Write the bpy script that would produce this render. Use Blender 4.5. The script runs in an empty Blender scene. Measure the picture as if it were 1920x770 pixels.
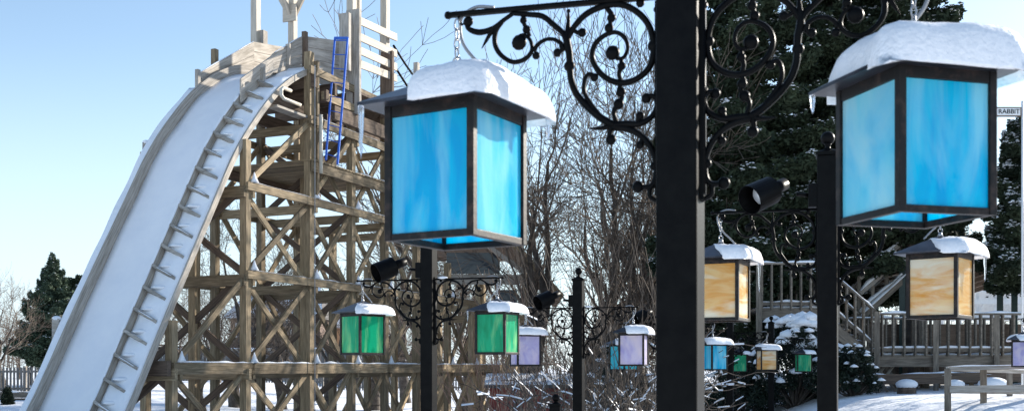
import bpy, bmesh, math, random
import numpy as np
from mathutils import Vector, Matrix, noise
C = bpy.context; S = C.scene; D = bpy.data
R = math.radians
EYE = 1.6; F = 2000.0; HY = 690.0        # eye height, focal length in photo pixels, horizon row

# ------------------------------------------------------------------ camera, light, exposure
cam = D.objects.new('camera', D.cameras.new('camera')); S.collection.objects.link(cam)
cam.location = (0, 0, EYE); cam.rotation_euler = (R(90), 0, 0)
cam.data.sensor_width = 36; cam.data.lens = 36*F/1920; cam.data.shift_y = (HY-385)/1920
cam.data.clip_end = 5000; cam.data.clip_start = 0.05
cam.data.dof.use_dof = True; cam.data.dof.focus_distance = 13; cam.data.dof.aperture_fstop = 6.3
S.camera = cam
SUN_AZ = 54; SUN_EL = 22                  # degrees from +Y towards +X ; elevation
W = D.worlds.new('World'); S.world = W; W.use_nodes = True
nt = W.node_tree; bg = nt.nodes['Background']; sky = nt.nodes.new('ShaderNodeTexSky')
sky.sky_type = 'NISHITA'; sky.sun_disc = False; sky.sun_elevation = R(SUN_EL); sky.sun_rotation = R(SUN_AZ)
sky.air_density = 1.0; sky.dust_density = 0.25; sky.ozone_density = 1.0
bg.inputs[1].default_value = 0.13
tc = nt.nodes.new('ShaderNodeTexCoord'); mp = nt.nodes.new('ShaderNodeMapping'); mp.inputs['Scale'].default_value = (3, 3, 11)
mp.inputs['Location'].default_value = (4.2, 1.3, 0.4)
nz = nt.nodes.new('ShaderNodeTexNoise'); nz.inputs['Scale'].default_value = 1.6; nz.inputs['Detail'].default_value = 6; nz.inputs['Roughness'].default_value = .6
cr = nt.nodes.new('ShaderNodeValToRGB'); cr.color_ramp.elements[0].position = .56; cr.color_ramp.elements[1].position = .72
sp = nt.nodes.new('ShaderNodeSeparateXYZ'); er = nt.nodes.new('ShaderNodeMapRange')
er.inputs['From Min'].default_value = .04; er.inputs['From Max'].default_value = .2; er.inputs['To Min'].default_value = 1; er.inputs['To Max'].default_value = 0.0
mu = nt.nodes.new('ShaderNodeMath'); mu.operation = 'MULTIPLY'
mx = nt.nodes.new('ShaderNodeMix'); mx.data_type = 'RGBA'
L = nt.links.new
L(tc.outputs['Generated'], mp.inputs[0]); L(mp.outputs[0], nz.inputs[0]); L(nz.outputs[0], cr.inputs[0])
L(tc.outputs['Generated'], sp.inputs[0]); L(sp.outputs[2], er.inputs[0]); L(cr.outputs[0], mu.inputs[0]); L(er.outputs[0], mu.inputs[1])
hr = nt.nodes.new('ShaderNodeMapRange'); hr.interpolation_type = 'SMOOTHSTEP'
for k_, v_ in (('From Min',.0),('From Max',.30),('To Min',.85),('To Max',0)): hr.inputs[k_].default_value = v_
L(sp.outputs[2], hr.inputs[0]); mxm = nt.nodes.new('ShaderNodeMath'); mxm.operation = 'MAXIMUM'; L(mu.outputs[0], mxm.inputs[0]); L(hr.outputs[0], mxm.inputs[1])
L(mxm.outputs[0], mx.inputs[0]); L(sky.outputs[0], mx.inputs[6]); mx.inputs[7].default_value = (3.6, 4.5, 5.2, 1)
L(mx.outputs[2], bg.inputs[0])
sun = D.objects.new('sun', D.lights.new('sun', 'SUN')); S.collection.objects.link(sun)
sun.data.energy = 5.0; sun.data.angle = R(.53); sun.data.color = (1, .93, .82)
sd = Vector((math.sin(R(SUN_AZ))*math.cos(R(SUN_EL)), math.cos(R(SUN_AZ))*math.cos(R(SUN_EL)), math.sin(R(SUN_EL))))
sun.rotation_euler = sd.to_track_quat('Z', 'Y').to_euler(); sun.location = (40, 20, 30)
S.view_settings.view_transform = 'Standard'; S.view_settings.look = 'None'; S.view_settings.gamma = 1
S.view_settings.exposure = 0.86
S.render.engine = 'CYCLES'; S.cycles.max_bounces = 8; S.cycles.transmission_bounces = 6

# ------------------------------------------------------------------ helpers
rnd = random.Random(7); nr = np.random.RandomState(11)
def P(px, py, d):                         # a point at distance d seen at photo pixel px, py
    return Vector(((px-960)/F*d, d, EYE+(HY-py)/F*d))
def tag(o, label=None, cat=None, group=None, kind=None):
    if label: o['label'] = label
    if cat: o['category'] = cat
    if group: o['group'] = group
    if kind: o['kind'] = kind
    return o
def thing(name, loc, label, cat, group=None, rz=0):
    o = D.objects.new(name, None); S.collection.objects.link(o); o.empty_display_size = .2
    o.location = loc; o.rotation_euler = (0, 0, rz)
    return tag(o, label, cat, group)
def rootloc(p):
    v = Vector((0, 0, 0))
    while p: v += p.location; p = p.parent
    return v
class MB:
    def __init__(s): s.v = []; s.f = []; s.sm = True
    def add(s, vs, fs):
        n = len(s.v); s.v += [tuple(a) for a in vs]; s.f += [tuple(i+n for i in f) for f in fs]; return s
    def box(s, c, d, m=None):
        x, y, z = d[0]/2, d[1]/2, d[2]/2
        vs = [Vector((a*x, b*y, e*z)) for a in (-1, 1) for b in (-1, 1) for e in (-1, 1)]
        if m is not None: vs = [m@v for v in vs]
        c = Vector(c)
        return s.add([v+c for v in vs], [(0,1,3,2),(4,6,7,5),(0,4,5,1),(2,3,7,6),(0,2,6,4),(1,5,7,3)])
    def bar(s, p, q, w, h, up=(0,0,1)):
        p, q = Vector(p), Vector(q); x = (q-p).normalized(); up = Vector(up)
        if abs(x.dot(up)) > .98: up = Vector((0,1,0))
        y = up.cross(x).normalized(); z = x.cross(y)
        m = Matrix((x, y, z)).transposed()
        return s.box((p+q)/2, ((q-p).length, w, h), m)
    def tube(s, pts, r, n=8, cap=True):
        pts = [Vector(p) for p in pts]; k = len(pts)
        rs = r if isinstance(r, (list, tuple)) else [r]*k
        vs = []; fs = []; t0 = (pts[1]-pts[0]).normalized()
        a = t0.orthogonal().normalized()
        for i, p in enumerate(pts):
            t = (pts[min(i+1, k-1)]-pts[max(i-1, 0)])
            t = t.normalized() if t.length > 1e-9 else t0
            a = (a-t*a.dot(t)); a = a.normalized() if a.length > 1e-6 else t.orthogonal().normalized(); b = t.cross(a)
            for j in range(n):
                g = 2*math.pi*j/n; vs.append(p+(a*math.cos(g)+b*math.sin(g))*rs[i])
        for i in range(k-1):
            for j in range(n):
                fs.append((i*n+j, i*n+(j+1)%n, (i+1)*n+(j+1)%n, (i+1)*n+j))
        if cap: fs.append(tuple(range(n))[::-1]); fs.append(tuple(range((k-1)*n, k*n)))
        return s.add(vs, fs)
    def ball(s, c, r, n=12, m=8, sq=(1,1,1)):
        c = Vector(c); vs = [c+Vector((0,0,r*sq[2]))]; fs = []
        for i in range(1, m):
            th = math.pi*i/m
            for j in range(n):
                g = 2*math.pi*j/n
                vs.append(c+Vector((r*sq[0]*math.sin(th)*math.cos(g), r*sq[1]*math.sin(th)*math.sin(g), r*sq[2]*math.cos(th))))
        vs.append(c-Vector((0,0,r*sq[2]))); e = len(vs)-1
        for j in range(n):
            fs.append((0, 1+j, 1+(j+1)%n)); fs.append((e, e-n+(j+1)%n, e-n+j))
            for i in range(m-2):
                a = 1+i*n; fs.append((a+j, a+n+j, a+n+(j+1)%n, a+(j+1)%n))
        return s.add(vs, fs)
    def build(s, name, mat, parent=None, world=False, smooth=False, bevel=0):
        me = D.meshes.new(name)
        off = rootloc(parent) if (world and parent) else Vector((0,0,0))
        me.from_pydata([(a[0]-off.x, a[1]-off.y, a[2]-off.z) for a in s.v], [], s.f)
        bm = bmesh.new(); bm.from_mesh(me); bmesh.ops.recalc_face_normals(bm, faces=bm.faces); bm.to_mesh(me); bm.free()
        o = D.objects.new(name, me); S.collection.objects.link(o)
        me.materials.append(mat)
        if smooth: me.polygons.foreach_set('use_smooth', [True]*len(me.polygons))
        if parent: o.parent = parent
        if bevel:
            b = o.modifiers.new('bevel', 'BEVEL'); b.width = bevel; b.segments = 2; b.limit_method = 'ANGLE'
        return o
def rawmesh(name, V, Fq, mat, parent=None, smooth=False, off=None):
    me = D.meshes.new(name); V = np.asarray(V, dtype=np.float32)
    if off is not None: V = V-np.array(off, dtype=np.float32)
    Fq = np.asarray(Fq, dtype=np.int32); n = len(Fq); k = Fq.shape[1]
    me.vertices.add(len(V)); me.vertices.foreach_set('co', V.ravel())
    me.loops.add(n*k); me.loops.foreach_set('vertex_index', Fq.ravel())
    me.polygons.add(n); me.polygons.foreach_set('loop_start', np.arange(0, n*k, k, dtype=np.int32))
    me.polygons.foreach_set('loop_total', np.full(n, k, dtype=np.int32))
    if smooth: me.polygons.foreach_set('use_smooth', np.ones(n, dtype=bool))
    me.update(); me.validate(); me.materials.append(mat)
    o = D.objects.new(name, me); S.collection.objects.link(o)
    if parent: o.parent = parent
    return o
def beam(name, p, q, w, h, mat, parent, up=(0,0,1)):       # one timber, x along its length, as its own mesh
    p, q = Vector(p), Vector(q); x = (q-p).normalized(); up = Vector(up)
    if abs(x.dot(up)) > .98: up = Vector((.92, -.4, 0))
    y = up.cross(x).normalized(); z = x.cross(y)
    m = MB().box((0,0,0), ((q-p).length, w, h)); o = m.build(name, mat, parent)
    mm = Matrix((x, y, z)).transposed().to_4x4(); mm.translation = (p+q)/2-rootloc(parent)
    o.matrix_local = mm
    return o
def catmull(pts, n=6):
    pts = [Vector(p) for p in pts]; P_ = [pts[0]*2-pts[1]]+pts+[pts[-1]*2-pts[-2]]; out = []
    for i in range(1, len(P_)-2):
        a, b, c, d = P_[i-1:i+3]
        for k in range(n):
            t = k/n
            out.append(.5*((2*b)+(c-a)*t+(2*a-5*b+4*c-d)*t*t+(3*b-a-3*c+d)*t**3))
    out.append(pts[-1]); return out
def copy_tree(o, parent=None):
    c = o.copy(); S.collection.objects.link(c); c.parent = parent
    for ch in o.children: copy_tree(ch, c)
    return c

# ------------------------------------------------------------------ materials
def mat(name, col, rough=.6, metal=0, spec=.5):
    m = D.materials.new(name); m.use_nodes = True; b = m.node_tree.nodes['Principled BSDF']
    b.inputs['Base Color'].default_value = (*col, 1); b.inputs['Roughness'].default_value = rough
    b.inputs['Metallic'].default_value = metal; b.inputs['Specular IOR Level'].default_value = spec
    return m, m.node_tree, b
def noisy(name, c1, c2, scale=(1,1,1), nscale=4, rough=.7, bump=0, bscale=None, rand=0, metal=0, spec=.4, detail=5, pos=(.35,.65), c3=None, dist=.02):
    m, t, b = mat(name, c1, rough, metal, spec)
    N = t.nodes.new; l = t.links.new
    tc = N('ShaderNodeTexCoord'); mp = N('ShaderNodeMapping'); mp.inputs['Scale'].default_value = scale
    oi = N('ShaderNodeObjectInfo'); vm = N('ShaderNodeVectorMath'); vm.operation = 'ADD'
    sc = N('ShaderNodeMath'); sc.operation = 'MULTIPLY'; sc.inputs[1].default_value = 37
    l(oi.outputs['Random'], sc.inputs[0]); l(tc.outputs['Object'], mp.inputs[0]); l(mp.outputs[0], vm.inputs[0]); l(sc.outputs[0], vm.inputs[1])
    nz = N('ShaderNodeTexNoise'); nz.inputs['Scale'].default_value = nscale; nz.inputs['Detail'].default_value = detail; nz.inputs['Roughness'].default_value = .65
    l(vm.outputs[0], nz.inputs[0])
    cr = N('ShaderNodeValToRGB'); e = cr.color_ramp.elements
    e[0].position = pos[0]; e[0].color = (*c1, 1); e[1].position = pos[1]; e[1].color = (*c2, 1)
    if c3: k = cr.color_ramp.elements.new((pos[0]+pos[1])/2); k.color = (*c3, 1)
    l(nz.outputs[0], cr.inputs[0]); out = cr.outputs[0]
    if rand:
        hs = N('ShaderNodeHueSaturation'); mr = N('ShaderNodeMapRange'); mr.inputs['To Min'].default_value = 1-rand; mr.inputs['To Max'].default_value = 1+rand
        l(oi.outputs['Random'], mr.inputs[0]); l(mr.outputs[0], hs.inputs['Value']); l(out, hs.inputs['Color']); out = hs.outputs[0]
    l(out, b.inputs['Base Color'])
    if bump:
        nb = N('ShaderNodeTexNoise'); nb.inputs['Scale'].default_value = bscale or nscale*3; nb.inputs['Detail'].default_value = 6; l(vm.outputs[0], nb.inputs[0])
        bp = N('ShaderNodeBump'); bp.inputs['Strength'].default_value = bump; bp.inputs['Distance'].default_value = dist
        l(nb.outputs[0], bp.inputs['Height']); l(bp.outputs[0], b.inputs['Normal'])
    return m
M = {}
M['snow'] = noisy('snow', (.80,.82,.86), (.88,.89,.91), nscale=2.5, rough=.75, bump=.35, bscale=6, spec=.25, dist=.05)
M['snow_cap'] = noisy('snow_cap', (.82,.83,.86), (.9,.9,.92), nscale=30, rough=.6, bump=.6, bscale=60, spec=.35, dist=.012)
M['chute_snow'] = noisy('chute_snow', (.84,.85,.88), (.9,.9,.91), scale=(1,1,1), nscale=1.4, rough=.8, bump=.3, bscale=3, spec=.2, dist=.05)
M['ground'] = noisy('ground_snow', (.76,.79,.84), (.88,.89,.91), nscale=.25, rough=.8, bump=.8, bscale=1.2, spec=.2, dist=.25)
M['iron'] = noisy('black_iron', (.002,.002,.0025), (.005,.005,.005), nscale=14, rough=.42, bump=.25, bscale=120, spec=.075, dist=.002)
M['frame'] = noisy('lantern_frame', (.008,.007,.007), (.06,.038,.03), nscale=22, rough=.5, bump=.3, bscale=90, spec=.25, dist=.002, pos=(.5,.75), metal=0)
M['roof'] = noisy('lantern_roof', (.02,.022,.03), (.06,.06,.075), nscale=12, rough=.33, bump=.2, bscale=40, metal=.5, dist=.003)
M['steel'] = noisy('steel', (.28,.29,.31), (.42,.43,.45), nscale=20, rough=.35, metal=.8)
M['wood'] = noisy('treated_timber', (.165,.122,.070), (.41,.31,.195), scale=(.9,14,14), nscale=2.2, rough=.8, bump=.5, bscale=5, rand=.4, c3=(.275,.205,.122), dist=.01)
M['dark_wood'] = noisy('dark_timber', (.075,.052,.038), (.17,.12,.085), scale=(.9,14,14), nscale=2.2, rough=.85, bump=.4, bscale=5, rand=.25, dist=.01)
M['grey_wood'] = noisy('weathered_boards', (.25,.22,.185), (.46,.42,.37), scale=(1,1,12), nscale=2.4, rough=.85, bump=.4, bscale=6, rand=.15, c3=(.36,.325,.28), dist=.01)
M['pale_wood'] = noisy('pale_painted_timber', (.40,.355,.29), (.54,.48,.40), scale=(1,12,12), nscale=1.6, rough=.7, bump=.2, bscale=6, rand=.08)
M['deck_wood'] = noisy('deck_timber', (.11,.09,.07), (.25,.21,.165), scale=(1,8,8), nscale=2.5, rough=.8, bump=.3, bscale=7, rand=.25)
M['bark'] = noisy('bark', (.035,.029,.025), (.12,.098,.08), nscale=5, rough=.9, rand=.3)
M['twig'] = noisy('twig', (.075,.058,.046), (.20,.155,.12), nscale=3, rough=.85, rand=.25)
M['redtwig'] = noisy('red_twig', (.22,.11,.07), (.36,.22,.15), nscale=3, rough=.7, rand=.2)
M['needle'] = noisy('needle', (.016,.026,.016), (.05,.066,.036), nscale=1.2, rough=.8, rand=.15, spec=.2)
M['needle_lit'] = noisy('sunlit_needles', (.04,.065,.042), (.095,.125,.08), nscale=.8, rough=.8, rand=.15, spec=.2)  # lighter copy of the needles, sunlight put into the colour
M['yew'] = noisy('yew_leaf', (.006,.012,.008), (.018,.030,.016), nscale=2, rough=.6, spec=.3)
M['blue_paint'] = noisy('blue_paint', (.015,.09,.50), (.03,.15,.62), nscale=6, rough=.4)
M['plastic'] = noisy('pipe_plastic', (.5,.46,.38), (.6,.56,.48), nscale=6, rough=.4)
M['white_paint'] = noisy('white_paint', (.7,.7,.7), (.8,.8,.79), nscale=6, rough=.5)
M['red_wall'] = noisy('red_siding', (.22,.045,.035), (.33,.075,.055), nscale=3, rough=.8)
M['brown_wall'] = noisy('brown_siding', (.10,.065,.048), (.15,.10,.075), nscale=2, rough=.8)
M['grey_fence'] = noisy('grey_fence_boards', (.11,.105,.10), (.20,.19,.18), scale=(4,4,.4), nscale=2, rough=.85)
M['tan_wall'] = noisy('tan_siding', (.42,.24,.13), (.5,.3,.17), nscale=2, rough=.8)
M['green_post'] = noisy('dark_green_paint', (.012,.03,.026), (.02,.045,.038), nscale=5, rough=.4)
M['shingle'] = noisy('shingle', (.06,.055,.055), (.13,.12,.115), nscale=6, rough=.9)
M['dark_glass'] = mat('window_glass', (.03,.04,.06), .08)[0]
M['cable'] = mat('cable_grey', (.28,.29,.31), .45, .3)[0]
M['bulb'] = mat('frosted_bulb', (.8,.8,.76), .35)[0]
M['lens'] = mat('lamp_lens', (.75,.78,.8), .2, .3)[0]
m, t, b = mat('ice', (.92,.95,1), .06); b.inputs['Transmission Weight'].default_value = .85; b.inputs['IOR'].default_value = 1.31; M['ice'] = m
def board_mat(name, c1, c2, c3):
    m = noisy(name, c1, c2, nscale=2.6, scale=(.7,16,16), rough=.85, bump=.4, bscale=6, rand=.12, c3=c3, dist=.01)
    t = m.node_tree; a = t.nodes.new('ShaderNodeAttribute'); a.attribute_name = 'grain'
    mp = [n for n in t.nodes if n.type == 'MAPPING'][0]; t.links.new(a.outputs['Vector'], mp.inputs[0]); return m
M['board'] = board_mat('long_grain_boards', (.27,.235,.195), (.54,.485,.42), (.41,.365,.31))
def grain(o, vals):
    at = o.data.attributes.new('grain', 'FLOAT_VECTOR', 'POINT'); at.data.foreach_set('vector', [c for v in vals for c in v])
def glass(name, c_lo, c_hi, c_pale, stretch, sc, pale=(.55,.72)):
    m = D.materials.new(name); m.use_nodes = True; t = m.node_tree; t.nodes.clear(); N = t.nodes.new; l = t.links.new
    out = N('ShaderNodeOutputMaterial'); tc = N('ShaderNodeTexCoord'); mp = N('ShaderNodeMapping'); mp.inputs['Scale'].default_value = stretch
    oi = N('ShaderNodeObjectInfo'); ml = N('ShaderNodeMath'); ml.operation = 'MULTIPLY'; ml.inputs[1].default_value = 53
    ad = N('ShaderNodeVectorMath'); l(oi.outputs['Random'], ml.inputs[0]); l(tc.outputs['Object'], mp.inputs[0]); l(mp.outputs[0], ad.inputs[0]); l(ml.outputs[0], ad.inputs[1])
    n1 = N('ShaderNodeTexNoise'); n1.inputs['Scale'].default_value = sc; n1.inputs['Detail'].default_value = 4; n1.inputs['Distortion'].default_value = 1.2; l(ad.outputs[0], n1.inputs[0])
    n2 = N('ShaderNodeTexNoise'); n2.inputs['Scale'].default_value = sc*.62; n2.inputs['Detail'].default_value = 5; n2.inputs['Distortion'].default_value = .8; l(ad.outputs[0], n2.inputs[0])
    r1 = N('ShaderNodeValToRGB'); r1.color_ramp.elements[0].position = .36; r1.color_ramp.elements[0].color = (*c_lo,1); r1.color_ramp.elements[1].position = .62; r1.color_ramp.elements[1].color = (*c_hi,1); l(n1.outputs[0], r1.inputs[0])
    r2 = N('ShaderNodeMapRange'); r2.inputs['From Min'].default_value = pale[0]; r2.inputs['From Max'].default_value = pale[1]; l(n2.outputs[0], r2.inputs[0])
    mxx = N('ShaderNodeMix'); mxx.data_type = 'RGBA'; l(r2.outputs[0], mxx.inputs[0]); l(r1.outputs[0], mxx.inputs[6]); mxx.inputs[7].default_value = (*c_pale, 1)
    col = mxx.outputs[2]
    df = N('ShaderNodeBsdfDiffuse'); tr = N('ShaderNodeBsdfTranslucent'); gl = N('ShaderNodeBsdfGlossy'); gl.inputs['Roughness'].default_value = .12
    l(col, df.inputs[0]); l(col, tr.inputs[0])
    m1 = N('ShaderNodeMixShader'); m1.inputs[0].default_value = .55; l(df.outputs[0], m1.inputs[1]); l(tr.outputs[0], m1.inputs[2])
    fr = N('ShaderNodeFresnel'); fr.inputs[0].default_value = 1.45; ms = N('ShaderNodeMath'); ms.operation = 'MULTIPLY'; ms.inputs[1].default_value = .45; l(fr.outputs[0], ms.inputs[0])
    m2 = N('ShaderNodeMixShader'); l(ms.outputs[0], m2.inputs[0]); l(m1.outputs[0], m2.inputs[1]); l(gl.outputs[0], m2.inputs[2]); l(m2.outputs[0], out.inputs[0])
    bp = N('ShaderNodeBump'); bp.inputs['Strength'].default_value = .5; bp.inputs['Distance'].default_value = .003; n3 = N('ShaderNodeTexNoise'); n3.inputs['Scale'].default_value = 38; n3.inputs['Detail'].default_value = 3; l(tc.outputs['Object'], n3.inputs[0]); l(n3.outputs[0], bp.inputs['Height'])
    for s_ in (df, gl): l(bp.outputs[0], s_.inputs['Normal'])
    return m
M['g_blue'] = glass('blue_opal_glass', (.0,.58,.88), (.0,.72,.94), (.36,.86,.97), (1,1,.22), 12, (.46,.66))
M['g_milky'] = glass('milky_blue_glass', (.03,.68,.90), (.15,.82,.94), (.58,.90,.94), (1,.8,.6), 6, (.30,.60))
M['g_cyan'] = glass('cyan_opal_glass', (.06,.72,.86), (.12,.82,.90), (.5,.9,.93), (1,1,.3), 8)
M['g_green'] = glass('green_opal_glass', (.01,.42,.19), (.02,.60,.32), (.40,.85,.42), (1,1,.2), 13, (.52,.70))
M['g_amber'] = glass('amber_opal_glass', (.84,.48,.11), (.92,.72,.36), (.95,.92,.78), (.35,.35,1.5), 9, (.45,.62))
M['g_lav'] = glass('lavender_opal_glass', (.58,.53,.80), (.74,.71,.90), (.90,.82,.88), (1,1,.6), 9, (.42,.62))

# ------------------------------------------------------------------ ground
def ss(a, b, x):
    t = min(1, max(0, (x-a)/(b-a))); return t*t*(3-2*t)
def ground_z(x, y):
    ys = [-400,0,24,40,55,80,120,300,2000]; zs = [-1.6,-1.6,-2.1,-2.12,-2.0,-1.6,-1.3,-1.2,-1.2]
    z = float(np.interp(y, ys, zs))
    r = ss(3.2, 8.2, x)*ss(8, 17, y)*1.5*(1-ss(60,110,y)*.7)
    if x > 9: r += .12*min(x-9, 6)*ss(8,17,y)*.3
    l_ = ss(-8,-20,x)*ss(30,46,y)*.8*(1-ss(70,120,y))
    n = .05*noise.noise(Vector((x*.5,y*.5,0)))+.12*noise.noise(Vector((x*.12,y*.12,3)))*ss(25,45,y)
    return EYE+z+r+l_+n
ax = np.concatenate([-np.geomspace(1500,32,16), np.linspace(-30,30,91), np.geomspace(32,1500,16)])
ay = np.concatenate([[-300,-60,-15], np.linspace(-4,100,150), np.geomspace(104,3000,16)])
V = [(x, y, ground_z(x,y)) for y in ay for x in ax]; nx = len(ax)
Fq = [(j*nx+i, j*nx+i+1, (j+1)*nx+i+1, (j+1)*nx+i) for j in range(len(ay)-1) for i in range(nx-1)]
g = rawmesh('ground', V, Fq, M['ground'], smooth=True); tag(g, kind='structure')

# ------------------------------------------------------------------ snow pieces
def snow_strip(name, p, q, w, h, parent, mtl='snow', seg=.12, seed=0, patchy=0.0):
    p, q = Vector(p), Vector(q); d = q-p; n = max(3, int(d.length/seg)); x = d.normalized()
    y = Vector((0,0,1)).cross(x).normalized(); z = Vector((0,0,1)); vs = []; fs = []; K = 7
    for i in range(n+1):
        c = p+d*(i/n); a = noise.noise(c*2.3+Vector((seed,0,0))); e = min(1, min(i, n-i)/2+.15)
        k = max(.12, (.8+.9*a-patchy))*e
        for j in range(K):
            g = math.pi*j/(K-1); vs.append(c+y*math.cos(g)*w/2*(.86+.25*a)+z*math.sin(g)**.7*h*k)
    for i in range(n):
        for j in range(K-1): fs.append((i*K+j, i*K+j+1, (i+1)*K+j+1, (i+1)*K+j))
        fs.append((i*K+K-1, i*K, (i+1)*K, (i+1)*K+K-1))
    return MB().add(vs, fs).build(name, M[mtl], parent, world=True, smooth=True)

# ------------------------------------------------------------------ lamp posts
def rc(x, y):                           # scroll points traced on the near bracket -> distance from the post axis, drop below the bar
    px = 830+x/1.924; py = y/1.924
    return ((1272-px)/593, -(py-(18-.0587*(px-838)))/592)
SC = [
 ([(62,52),(62,80),(85,97),(120,102),(165,88),(200,62),(240,36)], (4,10,12,13,11,9,9)),
 ([(165,92),(150,110),(135,135),(118,163)], (10,9,7,1.5)),
 ([(200,62),(172,100),(170,150),(195,190),(240,214),(285,203),(310,172),(303,135),(280,115),(262,118)], (9,11,11,10,10,10,9,8,7,6)),
 ([(278,36),(276,62),(290,95),(303,120)], (8,9,9,7)),
 ([(318,178),(330,155),(358,136),(390,134),(418,150),(432,175)], (9,9,8,8,9,9)),
 ([(418,150),(420,175),(405,182)], (8,9,8)),
 ([(236,36),(300,42),(350,50),(395,85),(425,112),(440,140)], (9,11,12,12,12,12)),
 ([(447,33),(447,60),(444,100),(441,140),(450,190),(452,240),(457,285),(478,335),(520,382),(570,422),(612,446)], (4,7,12,16,15,14,14,14,15,16,17)),
 ([(442,135),(470,88),(510,48),(560,24),(610,14),(660,22),(710,55),(742,100),(756,160),(752,212),(732,252),(690,284),(640,295),(590,280),(552,245),(534,200),(545,155),(580,124),(620,114),(652,134),(663,170),(648,204),(620,208)], (12,12,13,13,13,13,13,13,14,14,13,13,13,12,12,11,11,10,9,9,8,8,7)),
 ([(585,24),(604,50),(600,75),(596,110)], (9,12,10,9)),
 ([(640,205),(640,235),(632,262),(640,295)], (7,11,9,9)),
 ([(638,295),(632,330),(645,342),(628,370),(612,400),(625,440)], (9,13,8,12,9,9)),
 ([(548,274),(522,262),(506,285),(506,330),(535,378),(570,420)], (11,9,9,9,10,10)),
 ([(598,446),(655,442),(708,440),(752,412),(768,372),(758,345),(735,342)], (16,15,13,12,11,11,10)),
 ([(700,440),(700,425),(707,412)], (8,9,9)),
 ([(605,446),(598,475),(602,500)], (13,11,10)),
 ([(600,450),(560,457),(520,457)], (12,8,2)),
 ([(605,450),(670,462),(718,490),(752,538),(766,590),(762,640),(742,664),(705,664)], (16,14,13,13,13,13,12,9)),
 ([(715,488),(708,515)], (9,9)),
 ([(462,100),(480,112),(497,112)], (9,9,9)),
 ([(742,664),(744,700),(775,716)], (11,10,9)),
]
BALLS = [(66,62,20),(262,143,29),(278,62,14),(290,96,16),(326,192,15),(405,183,16),(447,33,8),(450,232,21),(497,112,17),(604,62,17),(595,97,17),
 (608,187,27),(641,235,16),(638,328,18),(630,370,20),(542,274,16),(730,350,19),(707,412,16),(602,497,20),(707,516,15),(700,665,22),(708,12,16),(755,165,22),(760,590,18)]
def bracket(sign):
    mb = MB()
    for pts, rs in SC:
        q = [rc(*p) for p in pts]; c = catmull([(a, 0, b) for a, b in q], 5)
        rr = list(np.interp(np.linspace(0, len(rs)-1, len(c)), range(len(rs)), rs))
        mb.tube([(p.x*sign, p.y, p.z) for p in c], [r_*.56/1.924/592*1.62 for r_ in rr], 7)
    for x, y, r_ in BALLS:
        a, b_ = rc(x, y); mb.ball((a*sign, 0, b_), r_/1.924/592, 10, 6, (1,.62,1))
    mb.box((sign*.405, 0, 0), (.70, .022, .014))
    mb.box((sign*.07, 0, -.32), (.014, .045, .60))
    mb.ball((sign*.757, 0, 0), .013, 8, 6)
    mb.tube([(sign*.72,0,-.005),(sign*.72,0,-.02),(sign*.708,0,-.035),(sign*.70,0,-.03)], .004, 6)
    return mb
POST = .127
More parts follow.
